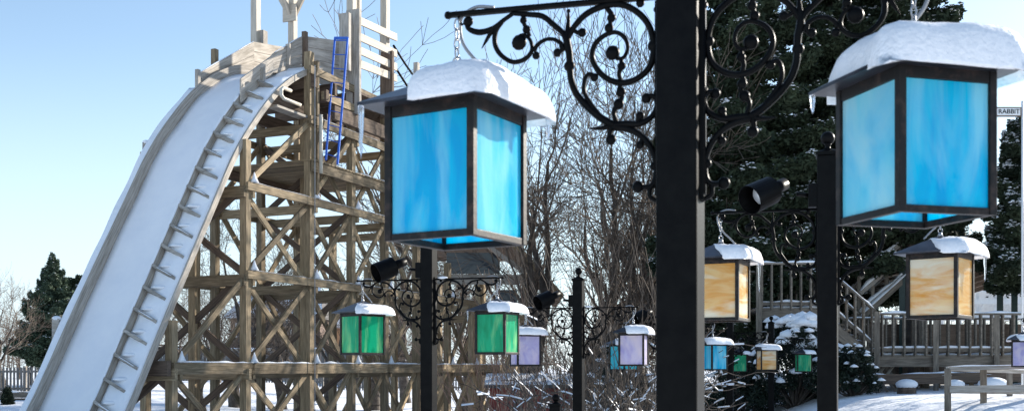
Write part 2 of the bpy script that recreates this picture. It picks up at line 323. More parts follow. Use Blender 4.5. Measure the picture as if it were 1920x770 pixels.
def make_post(loc, armz, label, flood, cables=(-1,1), rz=-15):
    base = ground_z(loc[0], loc[1]); h = armz+EYE-base
    t = thing('lamp_post', (loc[0], loc[1], base), label, 'lamp post', 'black lamp posts with scroll brackets', R(rz))
    m = MB().box((0,0,(h+.35)/2), (POST,POST,h+.35)); o = m.build('post', M['iron'], t, bevel=.006); o.rotation_euler = (0,0,R(-6))
    MB().box((0,0,.06), (.24,.24,.12)).build('base', M['iron'], t, bevel=.012)
    m = MB().box((0,0,h+.36), (POST+.025,POST+.025,.022)); a = (POST+.01)/2
    m.add([(-a,-a,h+.371),(a,-a,h+.371),(a,a,h+.371),(-a,a,h+.371),(0,0,h+.41)], [(0,1,4),(1,2,4),(2,3,4),(3,0,4),(3,2,1,0)]); m.build('cap', M['iron'], t)
    m = MB().tube([(0,0,h+.39),(0,0,h+.405),(0,0,h+.42),(0,0,h+.435)], [.03,.018,.018,.03], 14).ball((0,0,h+.468), .046, 20, 14); m.build('finial', M['iron'], t, smooth=True)
    for s in (-1, 1):
        if PROTO.get(s) is None:
            PROTO[s] = bracket(s).build('bracket', M['iron'], t, smooth=True); o = PROTO[s]
        else:
            o = PROTO[s].copy(); S.collection.objects.link(o); o.parent = t
        o.location = (0,0,h)
    for s in (-1, 1):
        m = MB().box((s*(POST/2+.003),0,h-.31), (.012,.05,.66))
        for z_ in (-.04,-.30,-.58): m.ball((s*(POST/2+.010),.0,h+z_), .011, 8, 5)
        m.build('mounting_plate', M['iron'], t)
    if flood:
        rj = random.Random(int(loc[1]*10)); MB().ball((.10+rj.random()*.05,0,h+.012), .03, 10, 6, (1.8,.6,.5)).ball((.155,0,h+.01), .02, 8, 6, (1.8,.6,.5)).build('bracket_snow', M['snow'], t, smooth=True)
    for s in cables:
        c = catmull([(s*.60,0,.012),(s*.66,.005,.02),(s*.713,.02,.0),(s*.724,.028,-.04),(s*.712,.025,-.09),(s*.68,.02,-.135),(s*.64,.01,-.175),(s*.60,0,-.22)], 5)
        o = MB().tube(c, .0058, 7).build('cable', M['cable'], t, smooth=True); o.location = (0,0,h)
    if flood:
        o = MB().box((-.095,0,h+.09), (.06,.10,.15)); fl = o.build('floodlight', M['iron'], t, bevel=.004)
        MB().tube([(-.12,0,h+.095),(-.20,-.01,h+.105)], .014, 8).build('swivel_arm', M['iron'], fl, smooth=True)
        c = Vector((-.43,-.07,h+.10)); ax_ = Vector((-.66,-.66,-.40)).normalized()
        MB().tube([c-ax_*.235, c-ax_*.10], [.042,.045], 14).build('socket', M['iron'], fl, smooth=True)
        # open visor: outer wall, rim, inner wall
        b_ = ax_.orthogonal().normalized(); e = ax_.cross(b_); vs = []; prof = [(-.10,.05),(-.095,.095),(.11,.10),(.112,.096),(-.06,.09),(-.065,0.01)]; n = 28
        for x_, r_ in prof:
            for j in range(n):
                g_ = 2*math.pi*j/n; vs.append(c+ax_*x_+(b_*math.cos(g_)+e*math.sin(g_))*r_)
        fs = [(i*n+j, i*n+(j+1)%n, (i+1)*n+(j+1)%n, (i+1)*n+j) for i in range(len(prof)-1) for j in range(n)]+[tuple(range(n))[::-1]]
        MB().add(vs, fs).build('visor', M['iron'], fl, smooth=False)
        MB().tube([c-ax_*.05, c-ax_*.0, c+ax_*.02, c+ax_*.03], [.045,.074,.055,.005], 18).build('lamp_lens', M['lens'], fl, smooth=True)
    return t
PROTO = {}
def postxy(px, d): return ((px-960)/F*d, d)
posts = {
 'p1': (1276,3.3,1.155,'big near black square post cutting the photo top to bottom between two blue lanterns',False),
 'p2': (1552,7.1,1.06,'black post with ball finial and floodlight carrying two amber lanterns',True),
 'p3': (804,10.5,.875,'black post below the big blue lantern with two green lanterns and a floodlight',True),
 'p4': (1085,13.6,.77,'black post with ball finial carrying two lavender lanterns against bare trees',True),
 'p5': (1252,16.8,.71,'black post mostly hidden behind the big near post, floodlight showing on its left',True),
 'p6': (1369,21,.70,'slim far black post below the amber lantern, next to the big near post',False),
 'p7': (1446,24,.66,'farthest black post with two small green lanterns before the snowy evergreen shrub',False),
 'p8': (2012,16.2,.76,'black post past the right edge of the view holding a lavender lantern',False)}
for k, (px, d, az, lab, fl) in posts.items():
    make_post(postxy(px, d), az, lab, fl, cables={'p6':(1,), 'p8':(-1,)}.get(k, (-1,1)))
# a low post of the same kind whose ball finial pokes into view
px, py, d = 1042, 745, 12.5; q = P(px, py, d); gz = ground_z(q.x, q.y)
t = thing('bollard', (q.x, q.y, gz), 'short black post whose ball finial pokes up before the dark red shed', 'bollard', rz=R(-15)); h = q.z-gz
MB().box((0,0,(h-.09)/2), (.13,.13,h-.09)).build('post', M['iron'], t, bevel=.006)
MB().box((0,0,h-.08), (.155,.155,.022)).tube([(0,0,h-.07),(0,0,h-.045),(0,0,h-.03)], [.06,.02,.02], 14).build('cap', M['iron'], t)
MB().ball((0,0,h), .046, 18, 12).build('finial', M['iron'], t, smooth=True)

# ------------------------------------------------------------------ lanterns
SZ = .325
def snow_cap_mesh(yaw, cut, T, seed):
    rs = random.Random(seed); mb = MB(); E = .246; wr = Vector((math.cos(-yaw), math.sin(-yaw)))     # world right in lantern space
    def roofz(x, y): return .418+.115*(1-max(abs(x), abs(y))/.22)
    def softz(x, y): return .418+.115*(1-((abs(x)**4+abs(y)**4+.05**4)**.25)/.22)
    cx = wr*(.5*(.24+cut)); n = 44; rings = 12; vs = []; top = []
    def inside(x, y, a):
        e = E+.010*noise.noise(Vector((x*9, y*9, seed)))
        q = (abs(x)/e)**13+(abs(y)/e)**13
        return q < 1 and (x*wr.x+y*wr.y) > cut+.03*noise.noise(Vector((y*8, x*8, seed+4)))
    Rr = []
    for j in range(n):
        a = 2*math.pi*j/n; lo, hi = 0, .6
        for _ in range(18):
            mdl = (lo+hi)/2
            if inside(cx.x+math.cos(a)*mdl, cx.y+math.sin(a)*mdl, a): lo = mdl
            else: hi = mdl
        Rr.append(lo)
    for side in (0, 1):
        for i in range(rings+1):
            rho = math.sin(i/rings*math.pi/2)
            for j in range(n):
                a = 2*math.pi*j/n; x = cx.x+math.cos(a)*Rr[j]*rho; y = cx.y+math.sin(a)*Rr[j]*rho
                z0 = roofz(x, y)-.004 if side else softz(x, y)+.004
                th = T*(max(0, 1-rho**6))**.5*(.98+.2*noise.noise(Vector((x*4, y*4, seed+9))))+.01*noise.noise(Vector((x*22,y*22,seed)))*(1-rho**6)
                z = z0-(.78*(z0-.421)*(1-rho**8) if side == 0 else 0)
                vs.append((x, y, (z+th) if side == 0 else z-(.004*rho**6)))
    K = n*(rings+1)
    fs = []
    for side in (0,1):
        for i in range(rings):
            for j in range(n): fs.append((side*K+i*n+j, side*K+i*n+(j+1)%n, side*K+(i+1)*n+(j+1)%n, side*K+(i+1)*n+j))
    for j in range(n): fs.append((rings*n+j, rings*n+(j+1)%n, K+rings*n+(j+1)%n, K+rings*n+j))
    return mb.add(vs, fs)
LP = {}
def make_lantern(postk, side, yaw, gl, label, seed, ice=(), cut=-.05, T=.085, dz=0):
    px, d, az, _, _ = posts[postk]; x, y = postxy(px, d); a = R(-15); sc_ = 1.035 if seed == 1 else .975 if seed == 2 else 1
    loc = (x+side*(.70+(0 if postk != 'p1' else .026 if side < 0 else -.024))*math.cos(a), y+side*.70*math.sin(a), az+EYE-.74+dz-(.008 if seed == 1 else -.016 if seed == 2 else 0))
    t = thing('lantern', loc, label, 'lantern', 'hanging stained glass lanterns', R(yaw))
    t.scale = (sc_,)*3; h = SZ/2; fr = .024
    if 'frame' not in LP:
        m = MB()
        for sx in (-1,1):
            for sy in (-1,1): m.box((sx*(h-fr/2), sy*(h-fr/2), .21), (fr,fr,.42))
            m.box((sx*(h-fr/2-.001),0,.0105), (fr-.004,SZ-2*fr,.021)); m.box((0,sx*(h-fr/2-.001),.0105), (SZ-2*fr,fr-.004,.021))
            m.box((sx*(h-fr/2-.001),0,.40), (fr-.004,SZ-2*fr,.039)); m.box((0,sx*(h-fr/2-.001),.40), (SZ-2*fr,fr-.004,.039))
        LP['frame'] = m.build('frame', M['frame'], t, bevel=.002)
        m = MB(); e = .222
        for k in range(4): pass
        vs = [(-e,-e,.414),(e,-e,.414),(e,e,.414),(-e,e,.414),(-e,-e,.424),(e,-e,.424),(e,e,.424),(-e,e,.424),(-.02,-.02,.532),(.02,-.02,.532),(.02,.02,.532),(-.02,.02,.532)]
        m.add(vs, [(3,2,1,0),(0,1,5,4),(1,2,6,5),(2,3,7,6),(3,0,4,7),(4,5,9,8),(5,6,10,9),(6,7,11,10),(7,4,8,11),(8,9,10,11)])
        LP['roof'] = m.build('roof', M['roof'], t)
        m = MB().tube([(0,0,.532),(0,0,.556),(0,0,.562)], [.02,.012,.004], 10)
        ring = [(math.cos(g_)*.014, 0, .572+math.sin(g_)*.014) for g_ in np.linspace(0, 2*math.pi, 15)]; m.tube(ring, .0035, 6, False)
        z = .598
        for k in range(4):
            ax_ = (k % 2 == 0); lk = [((0 if ax_ else math.cos(g_)*.009), (math.cos(g_)*.009 if ax_ else 0), z+math.sin(g_)*.019) for g_ in np.linspace(0, 2*math.pi, 15)]
            m.tube(lk, .0028, 6, False); z += .030
        LP['chain'] = m.build('chain', M['steel'], t, smooth=True)
        MB().tube([(0,0,.414),(0,0,.36)], .02, 12).build('tmp', M['frame'], t)
        D.objects.remove(D.objects['tmp'])
        m = MB().tube([(0,0,.41),(0,0,.345),(0,0,.33)], [.021,.021,.017], 14); LP['socket'] = m.build('socket', M['frame'], t, smooth=True)
        m = MB().tube([(0,0,.335),(0,0,.31),(0,0,.285),(0,0,.255),(0,0,.235),(0,0,.226)], [.013,.016,.028,.032,.022,.003], 14); LP['bulb'] = m.build('bulb', M['bulb'], t, smooth=True)
        LP['pane'] = MB().box((0,0,0), (SZ-2*fr-.001,.004,.358)).build('glass_pane', M['g_blue'], t)
        LP['pane'].parent = None; S.collection.objects.unlink(LP['pane'])
    else:
        for k in ('frame','roof','chain','socket','bulb'):
            o = LP[k].copy(); S.collection.objects.link(o); o.parent = t
    if gl not in LP:
        me = LP['pane'].data.copy(); me.materials.clear(); me.materials.append(M[gl]); LP[gl] = me
    for k in range(4):
        o = D.objects.new('glass_pane', LP[gl]); S.collection.objects.link(o); o.parent = t
        g_ = k*math.pi/2; o.location = (math.sin(g_)*(h-.012), -math.cos(g_)*(h-.012), .2005); o.rotation_euler = (0,0,g_)
    if seed == 2:
        me = LP['pane'].data.copy(); me.materials.clear(); me.materials.append(M['g_milky']); o.data = me; o['label'] = 'paler milky blue glass pane'
    snow_cap_mesh(R(yaw), cut, T, seed).build('snow_cap', M['snow_cap'], t, smooth=True)
    rr = random.Random(seed)
    for which, ln in ice:
        best = None
        for sx in (-1,1):
            for sy in (-1,1):
                wx = sx*math.cos(R(yaw))-sy*math.sin(R(yaw)); 
                if best is None or wx*which > best[0]: best = (wx*which, sx, sy)
        _, sx, sy = best; f = 1 if abs(ln) > .05 else .8
        bx, by = sx*.213*f, sy*.213; pts = [(bx+rr.uniform(-1,1)*.0015, by+rr.uniform(-1,1)*.0015, .415-ln*k/6) for k in range(7)]
        MB().tube(pts, [.011,.009,.0085,.0065,.006,.004,.001], 8).build('icicle', M['ice'], t, smooth=True)
    return t
make_lantern('p1',-1,-30,'g_blue','large blue glass lantern hanging on the left arm of the big near post',1,[(-1,.165),(1,.075)],cut=-.135,T=.095)
make_lantern('p1', 1, 15,'g_blue','large blue glass lantern with thick snow at the right, nearest of all',2,[(-1,.06)],cut=-.20,T=.13)
make_lantern('p2',-1,-26,'g_amber','amber glass lantern half hidden by the right edge of the big near post',3,[(1,.21)])
make_lantern('p2', 1,-41,'g_amber','amber glass lantern under the large right blue lantern, in front of the deck',4,[(1,.17)],cut=-.08)
make_lantern('p3',-1, 46,'g_green','green glass lantern left of its post, in front of the timber tower',5,cut=-.05,T=.07)
make_lantern('p3', 1,-25,'g_green','green glass lantern right of its post, with a long thin icicle',6,[(1,.12),(-1,.10)],cut=-.09,T=.075)
make_lantern('p4',-1, 17,'g_lav','lavender glass lantern peeking out behind the right green lantern',7,cut=-.14,T=.07)
make_lantern('p4', 1,-16,'g_lav','lavender glass lantern just left of the big near post',8,cut=-.12,T=.075)
make_lantern('p5',-1,-48,'g_cyan','cyan glass lantern partly behind a lavender lantern',9,cut=-.14,T=.07)
make_lantern('p5', 1, 31,'g_blue','small blue glass lantern below the half hidden amber one',10,cut=-.14,T=.08)
make_lantern('p6', 1,  4,'g_amber','small far amber lantern hanging between two small green ones',11,cut=-.15,T=.08)
make_lantern('p7',-1, -8,'g_green','small far green lantern between the small blue one and the small amber one',12,cut=.04,T=.05)
make_lantern('p7', 1, -5,'g_green','small far green lantern farthest right of its row, before the snowy shrub',13,cut=-.02,T=.06)
make_lantern('p8',-1,-25,'g_lav','lavender lantern cut by the right edge, in front of the rail fence',14,cut=-.14,T=.07)

# ------------------------------------------------------------------ log flume : tower, chute, platform
A0 = Vector((-6.25, 25)); U = Vector((.4, .917)).normalized(); Vv = Vector((-.917, .4)).normalized()
def T(t, w, z):
    q = A0+U*t+Vv*w; return Vector((q.x, q.y, EYE+z))
U3 = Vector((U.x, U.y, 0)); V3 = Vector((Vv.x, Vv.y, 0))
fl = thing('log_flume', T(0,0,-2.15), 'tall timber log flume tower with snow filled chute dropping to the lower left', 'water ride')
ct = [-7.5,-6.3,-5.2,-4.4,-3.77,-2.92,-2.02,-1.2,-.45,0,.4,.82,1.4,2.14,2.8,3.5,6.4]
cz = [-2.0,-1.98,-1.75,-1.2,-.83+.15,.62,2.17,3.56,4.82,5.45,5.92,6.38,6.92,7.42,7.72,7.86,7.9]
cz[3] = -1.75; cz[2] = -1.95; cz[4] = -.87
def spl(x):                              # monotone-ish smooth curve through the measured edge points
    i = max(0, min(len(ct)-2, int(np.searchsorted(ct, x)-1)))
    h = ct[i+1]-ct[i]; s_ = (x-ct[i])/h
    def sl(k):
        if k <= 0: return (cz[1]-cz[0])/(ct[1]-ct[0])
        if k >= len(ct)-1: return 0
        a, b_ = (cz[k]-cz[k-1])/(ct[k]-ct[k-1]), (cz[k+1]-cz[k])/(ct[k+1]-ct[k]); return 0 if a*b_ <= 0 else 2*a*b_/(a+b_)
    m0, m1 = sl(i)*h, sl(i+1)*h
    return (2*s_**3-3*s_**2+1)*cz[i]+(s_**3-2*s_**2+s_)*m0+(-2*s_**3+3*s_**2)*cz[i+1]+(s_**3-s_**2)*m1
ts = [-7.5]
while ts[-1] < 3.4:
    x = ts[-1]; dz = (spl(x+.01)-spl(x-.01))/.02; ts.append(x+.14/math.hypot(1, dz))
def frm(t):
    dz = (spl(t+.04)-spl(t-.04))/.08; tg = (U3+Vector((0,0,dz))).normalized(); n = tg.cross(V3) ; 
    if n.z < 0: n = -n
    return T(t, 0, spl(t)), tg, n
def sweep(name, prof, mtl, t0, t1, parent, smooth=False, fn=None):     # prof: closed list of (w, n)
    vs = []; fs = []; k = len(prof); use = [t for t in ts if t0 <= t <= t1]; gv = []
    for t in use:
        o, tg, n = frm(t); gv += [(ts.index(t)*.14, w, nn) for w, nn in prof]
        for w, nn in prof:
            w2, n2 = (w, nn) if fn is None else fn(t, w, nn)
            vs.append(o+V3*w2+n*n2)
    for i in range(len(use)-1):
        for j in range(k): fs.append((i*k+j, i*k+(j+1)%k, (i+1)*k+(j+1)%k, (i+1)*k+j))
    fs += [tuple(range(k)), tuple(range((len(use)-1)*k, len(use)*k))]
    o = MB().add(vs, fs).build(name, M[mtl], parent, world=True, smooth=smooth)
    if mtl == 'board': grain(o, gv)
    return o
def rect(w0, w1, n0, n1): return [(w0,n0),(w1,n0),(w1,n1),(w0,n1)]
sweep('walkway_stringer', rect(0,.05,-.11,.03), 'board', -7, 3.3, fl)
sweep('walkway', rect(.05,.77,-.07,-.02), 'board', -7, 3.3, fl)
sweep('chute_floor', rect(.83,2.27,-.12,-.05), 'board', -7.4, 3.4, fl)
sweep('chute_wall', rect(.77,.83,-.2,.215), 'board', -7.4, 3.4, fl)
sweep('chute_wall', rect(2.27,2.33,-.2,.36), 'board', -7.4, 3.4, fl)
sweep('side_ledge', rect(2.33,2.50,.20,.26), 'board', -7.4, 1.4, fl)
sweep('side_ledge_stringer', rect(2.50,2.55,.0,.28), 'board', -7.4, 1.4, fl)
def cs(t, w, n):
    if n < -.02: return w, n
    e = abs(w-1.55)/.72
    return w, n+.03*noise.noise(Vector((t*1.4, w*2, 1)))+.10*max(0, e)**3
pf = [(.832,-.05)]+[(.832+i*1.436/10, .03) for i in range(11)]+[(2.268,-.05)]
sweep('chute_snow', pf, 'chute_snow', -7.4, 3.4, fl, True, cs)
def ws(t, w, n):
    if n < -.01: return w, n
    ph = (t*1.9) % 1.0
    return w, n+.045*noise.noise(Vector((t*3.1, w*5, 7)))+.05*math.exp(-((ph-.15)/.3)**2)*(1 if .1 < w < .7 else .3)
pf = [(.052,-.02)]+[(.06+i*.7/7, .05) for i in range(8)]+[(.768,-.02)]
sweep('walkway_snow', pf, 'snow', -7, 3.25, fl, True, ws)
def ls(t, w, n):
    if n < .27: return w, n
    return w, n+.05*noise.noise(Vector((t*1.7, w*4, 3)))
pf = [(2.332,.26)]+[(2.34+i*.20/5, .34) for i in range(6)]+[(2.555,.285)]
sweep('ledge_snow', pf, 'snow', -7.4, 1.35, fl, True, ls)
sweep('wall_snow', [(.765,.217),(.78,.24),(.815,.245),(.838,.217)], 'snow', -7, 1.0, fl, True, lambda t,w,n: (w, n+ (.02*noise.noise(Vector((t*6,w,9))) if n > .23 else 0)))
# slanting braces between chute wall and walkway
acc = 0; last = None; tt = -7; nb_ = 0
while tt < 1.9:
    o, tg, n = frm(tt)
    if last is not None: acc += (o-last).length
    last = o
    if acc > .54:
        acc = 0; nb_ += 1
        a_ = [o+V3*.765+n*.24, o+V3*.765+n*.02, o+V3*.16+n*.02-tg*.26, o+V3*.15+n*.09-tg*.26]
        MB().add([v+tg*.035 for v in a_]+[v-tg*.035 for v in a_], [(0,1,2,3),(7,6,5,4),(0,4,5,1),(1,5,6,2),(2,6,7,3),(3,7,4,0)]).build('wall_brace', M['grey_wood'], fl, world=True)
        if nb_ % 2: snow_strip('brace_snow', a_[0].lerp(a_[3],.25)+n*.02, a_[0].lerp(a_[3],.9)+n*.02, .05, .03, fl, seed=nb_, patchy=.2)
        MB().ball(o+V3*.50+tg*.10, .15, 12, 8, (1.4,1.3,.38)).build('brace_drift', M['snow'], fl, world=True, smooth=True)
    tt += .02
# frame timbers
rows = [-2.5, 0, 2.6, 4.6, 6.4, 8.3, 10.4, 12.2, 14.0, 15.8]
GZ = -2.35; LV = [-2.1, 0, 2.19, 4.25, 6.33]
tops = {-2.5:1.02, 0:5.35, 2.6:8.1, 4.6:8.7, 6.4:8.7, 8.3:4.3, 10.4:3.4, 12.2:2.3, 14.0:.05, 15.8:.05}
BW = 3.0; PW = .185
for t in rows:
    for w in (0, BW):
        tp = tops[t]
        if w == BW and t <= 2.6: tp = spl(t)-.15
        wood = M['wood']
        beam('post', T(t,w,GZ), T(t,w,tp), PW, PW, wood, fl)
        if t == 2.6 and w == 0: beam('post', T(t+.16,w-.12,4.3), T(t+.16,w-.12,7.9), .09, .12, wood, fl)
beam('post', T(0,1.5,GZ), T(0,1.5,5.0), .2, .2, M['wood'], fl); pass
beam('post', T(4.6,1.5,GZ), T(4.6,1.5,7.3), .2, .2, M['wood'], fl); pass
beam('post', T(-2.5,1.5,GZ), T(-2.5,1.5,.9), .2, .2, M['wood'], fl)
nbm = 0
for li, z in enumerate(LV):
    for i in range(len(rows)-1):
        a, b_ = rows[i], rows[i+1]
        for w in (0, BW):
            if tops[a] < z or tops[b_] < z-.1: continue
            if w == BW and b_ <= 2.6 and spl(b_)-.2 < z: continue
            if z > 6 and a < 2.6: continue
            s = -1 if w == 0 else 1
            off = s*(PW/2+.045)
            beam('beam', T(a-.12,w+off,z), T(b_+.12 if i < len(rows)-2 else b_+.12,w+off,z+(.004 if i % 2 else 0)),   .08, .25 if z == 0 else .19, M['wood'], fl); nbm += 1
            if w == 0 or z == 0: snow_strip('beam_snow', T(a,w+off,z+(.13 if z == 0 else .11)), T(b_,w+off,z+(.13 if z == 0 else .11)), .10, .05 if z == 0 else .03, fl, seed=nbm, patchy=.15 if z == 0 else .55)
    for t in rows:
        if tops[t] < z-.1: continue
        if t <= 2.6 and spl(t)-.3 < z: continue
        beam('cross_beam', T(t+PW/2+.045,-.15,z-.14), T(t+PW/2+.045,BW+.15,z-.14), .09, .22, M['wood'], fl)
        if z in (0, 2.19, 4.25) and t < 1: beam('cross_beam', T(t-PW/2-.045,-.25 if z == 0 else -.1,z-.13), T(t-PW/2-.045,BW+.1,z-.13), .09, .26, M['wood'], fl)
# first bay's heavy end beam at the lower left
beam('end_beam', T(-2.78,-.18,0.0), T(-2.78,1.3,0.0), .12, .32, M['dark_wood'], fl)
# diagonal braces
for li in range(len(LV)-1):
    z0, z1 = LV[li], LV[li+1]
    for i in range(len(rows)-1):
        a, b_ = rows[i], rows[i+1]
        for w in (0, BW):
            tpa = tops[a] if w == 0 else min(tops[a], spl(a) if a <= 3 else 99); tpb = tops[b_]
            s = 1 if w == 0 else -1
            if tpb < z1-.6: continue
            off1, off2 = s*(PW/2+.03), -s*(PW/2+.03)
            if tpa >= z1-.3 and (w == 0 or (i+li) % 2 == 0): beam('brace', T(a,w+off1,z1), T(b_,w+off1,z0), .06, .14, M['wood'], fl)
            if min(tpa+2.2, 99) >= z1-.3 and (w == 0 or (i+li) % 2): beam('brace', T(a,w+off2*.2,z0+(.05)), T(b_,w+off2*.2,z1), .06, .14, M['wood'], fl)
    for t in rows[:7]:
        tp = tops[t] if t > 2.6 else spl(t)-.3
        if tp < z1-.1: continue
        if t not in (-2.5, 0, 4.6, 12.2): continue
        beam('brace', T(t+.03,0,z0), T(t+.03,BW,z1), .06, .16, M['dark_wood'], fl)
        beam('brace', T(t-.05,BW,z0), T(t-.05,0,z1), .06, .16, M['dark_wood'], fl)
# little snow heaps where posts meet beams
for z in (0, 2.19, 4.25):
    for t in rows[:9]:
        if tops[t] < z+.2 and t != 14.0: continue
        c = T(t+.17, -.13, z+(.14 if z == 0 else .12)); m = MB()
        m.tube([c, c+Vector((0,0,.09)), c+Vector((0,0,.24))], [.11,.06,.008], 8); m.build('post_snow', M['snow'], fl, world=True, smooth=True)
# mid platform at z 5.16 with decking and handrails
Pz = 5.16
beam('deck_joist', T(2.5,-.16,Pz), T(7.0,-.16,Pz), .06, .26, M['wood'], fl)
beam('deck_joist', T(2.5,2.6,Pz), T(7.0,2.6,Pz), .06, .26, M['dark_wood'], fl)
for k in range(26):
    t_ = 2.55+k*.17
    if k % 1 == 0: beam('deck_board', T(t_,-.22,Pz+.155), T(t_,2.7,Pz+.155), .135, .04, M['wood'], fl)
snow_strip('deck_snow', T(2.8,-.12,Pz+.18), T(6.8,-.12,Pz+.18), .12, .05, fl, seed=3, patchy=.5)
beam('handrail', T(2.4,-.17,7.6), T(6.3,-.17,7.58), .06, .2, M['wood'], fl)
beam('handrail', T(2.4,-.17,6.33), T(6.5,-.17,6.30), .06, .2, M['wood'], fl)
# platform at the top of the drop
for k in range(5): beam('floor_joist', T(2.6+k*.95,-.2,7.35-.0*k), T(2.6+k*.95,3.1,7.35), .1, .32, M['dark_wood'], fl)
beam('floor_girder', T(1.6,.5,6.72), T(6.9,.5,6.72), .12, .34, M['dark_wood'], fl)
beam('floor_girder', T(1.4,2.5,6.9), T(6.9,2.5,6.9), .12, .34, M['dark_wood'], fl)
beam('floor_girder', T(3.4,-.2,6.72), T(6.9,-.2,6.72), .12, .36, M['dark_wood'], fl)
beam('floor_girder', T(3.0,-.3,7.05), T(3.0,3.0,7.05), .12, .3, M['dark_wood'], fl)
for k in range(3): beam('floor_board', T(3.25,.87+k*.5,7.62), T(7.0,.87+k*.5,7.62), .48, .05, M['grey_wood'], fl)
def panel(name, p0, p1, z0a, z1a, z0b, z1b, nrow, th=.05, mtl='board'):     # boarded wall, p = (t, w); slightly gapped boards
    gv = []; mb = MB(); d = (Vector(p1)-Vector(p0)); nn = Vector((-d.y, d.x)).normalized()*th/2
    for r_ in range(nrow):
        f0, f1 = r_/nrow+.005, (r_+1)/nrow-.005; q = []
        for (p, za, zb) in ((p0,z0a,z1a),(p1,z0b,z1b)):
            for f in (f0, f1):
                for s in (-1, 1): q.append(T(p[0]+nn.x*s, p[1]+nn.y*s, za+(zb-za)*f)); gv.append(((0 if p is p0 else d.length)+r_*7.3, f*.30+r_*3.1, s*.02+r_))
        mb.add(q, [(0,1,3,2),(4,6,7,5),(0,4,5,1),(2,3,7,6),(0,2,6,4),(1,5,7,3)])
    o = mb.build(name, M[mtl], fl, world=True); grain(o, gv); return o
panel('side_panel', (1.2,2.42), (3.5,2.42), 6.95, 7.45, 7.85, 8.92, 3)
panel('side_panel', (3.5,2.42), (5.7,2.42), 7.85, 8.92, 7.85, 9.3, 4)
panel('side_panel', (.75,.72), (2.0,.70), 6.45, 7.05, 7.5, 7.95, 3)
panel('side_panel', (2.0,.70), (3.3,.70), 7.5, 7.98, 7.8, 8.8, 4)
panel('side_panel', (3.34,.70), (4.5,.02), 7.7, 8.82, 7.5, 8.9, 4)
snow_strip('panel_snow', T(3.5,2.42,8.93), T(1.2,2.42,7.46), .07, .03, fl, seed=5, patchy=.1)
snow_strip('panel_snow', T(2.1,.70,8.05), T(3.2,.70,8.75), .06, .03, fl, seed=6, patchy=.3)
beam('panel_post', T(3.34,.64,7.5), T(3.34,.64,8.92), .12, .12, M['dark_wood'], fl)
beam('panel_post', T(1.15,2.36,6.9), T(1.15,2.36,7.55), .1, .1, M['grey_wood'], fl)
beam('panel_post', T(2.1,2.6,6.9), T(2.1,2.6,8.35), .14, .14, M['wood'], fl)
for t_, z_ in ((1.5,7.5),(2.6,8.4)): beam('panel_batten', T(t_,.66,z_-.55), T(t_+.02,.66,z_), .05, .13, M['grey_wood'], fl)
o, tg, n = frm(-3.75); 
for t_, up_ in ((-3.08,.27),(-.34,-.02)):
    o, tg, n = frm(t_); c = o+V3*2.66; MB().box(c+Vector((0,0,up_)), (.15,.15,.95)).build('stub_post', M['grey_wood'], fl, world=True); MB().ball(c+Vector((0,0,up_+.48)), .10, 10, 6, (1,1,.6)).build('post_snow', M['snow'], fl, world=True, smooth=True)
# roof shelter posts (pale) with gusset arms
for (t_, w_, zb) in ((4.6,0,8.0),(6.4,0,8.0),(4.6,3.2,8.9),(6.4,3.2,9.0)):
    beam('shelter_post', T(t_,w_-.02,zb), T(t_,w_-.02,11.6), .2, .2, M['pale_wood'], fl)
for (t_, w_, zj) in ((6.4,3.2,10.5),(6.4,0,10.75)):
    for q_ in ((t_-.02,w_+.5),(t_+.02,w_-.5),(t_-.6,w_+.01)):
        beam('shelter_brace', T(t_,w_,zj), T(q_[0],q_[1],11.35), .09, .16, M['pale_wood'], fl)
    beam('shelter_gusset', T(t_-.13,w_-.24,zj+.15), T(t_-.13,w_+.24,zj+.15), .04, .5, M['pale_wood'], fl)
beam('shelter_post', T(4.75,3.05,8.2), T(4.75,3.05,9.65), .2, .2, M['grey_wood'], fl)
beam('shelter_post', T(4.9,-.02,9.6), T(4.9,-.02,11.5), .1, .2, M['pale_wood'], fl)
for w_ in (0, 3.2): beam('shelter_beam', T(4.2,w_,11.5), T(6.9,w_,11.5), .12, .3, M['pale_wood'], fl)
# slatted guard box on the right of the platform
for z0, z1 in ((9.48,9.6),(9.04,9.13),(8.67,8.74),(8.3,8.42)):
    beam('guard_slat', T(4.55,-.25,z0), T(6.66,-.25,z1), .05, .21, M['pale_wood'], fl)
beam('guard_post', T(4.5,-.15,6.9), T(4.5,-.15,9.75), .1, .42, M['grey_wood'], fl); beam('guard_post', T(6.3,-.15,7.2), T(6.3,-.15,9.1), .1, .4, M['dark_wood'], fl)
beam('guard_post', T(4.15,-.1,8.0), T(4.15,-.1,9.55), .12, .3, M['grey_wood'], fl)
MB().add([T(4.6,-.28,7.55),T(6.8,-.28,7.55),T(6.8,.6,7.1),T(4.6,.6,7.1),T(4.6,-.28,7.48),T(6.8,-.28,7.48),T(6.8,.6,7.0),T(4.6,.6,7.0)], [(0,1,2,3),(7,6,5,4),(0,4,5,1),(1,5,6,2),(2,6,7,3),(3,7,4,0)]).build('guard_floor', M['dark_wood'], fl, world=True)
beam('handrail', T(2.9,-.2,7.05), T(4.4,-.2,7.05), .06, .2, M['wood'], fl)
# pipe and bracket beneath the chute head
m = MB().tube([T(2.0,-.15,6.6),T(1.3,-.15,6.6),T(1.2,-.15,6.66),T(1.2,-.15,6.8),T(1.28,-.15,6.86),T(1.6,-.15,6.86)], .045, 8); m.build('pipe', M['plastic'], fl, world=True, smooth=True)
beam('platform_ledge', T(1.2,.12,6.42), T(2.5,.12,6.42), .3, .06, M['grey_wood'], fl)
MB().tube([T(2.45,-.28,7.7),T(2.45,-.28,-2.2)], .012, 6).build('down_cable', M['cable'], fl, world=True)
MB().tube([T(2.72,-.28,6.5),T(2.72,-.28,5.0)], .05, 8).build('pipe', M['plastic'], fl, world=True, smooth=True)
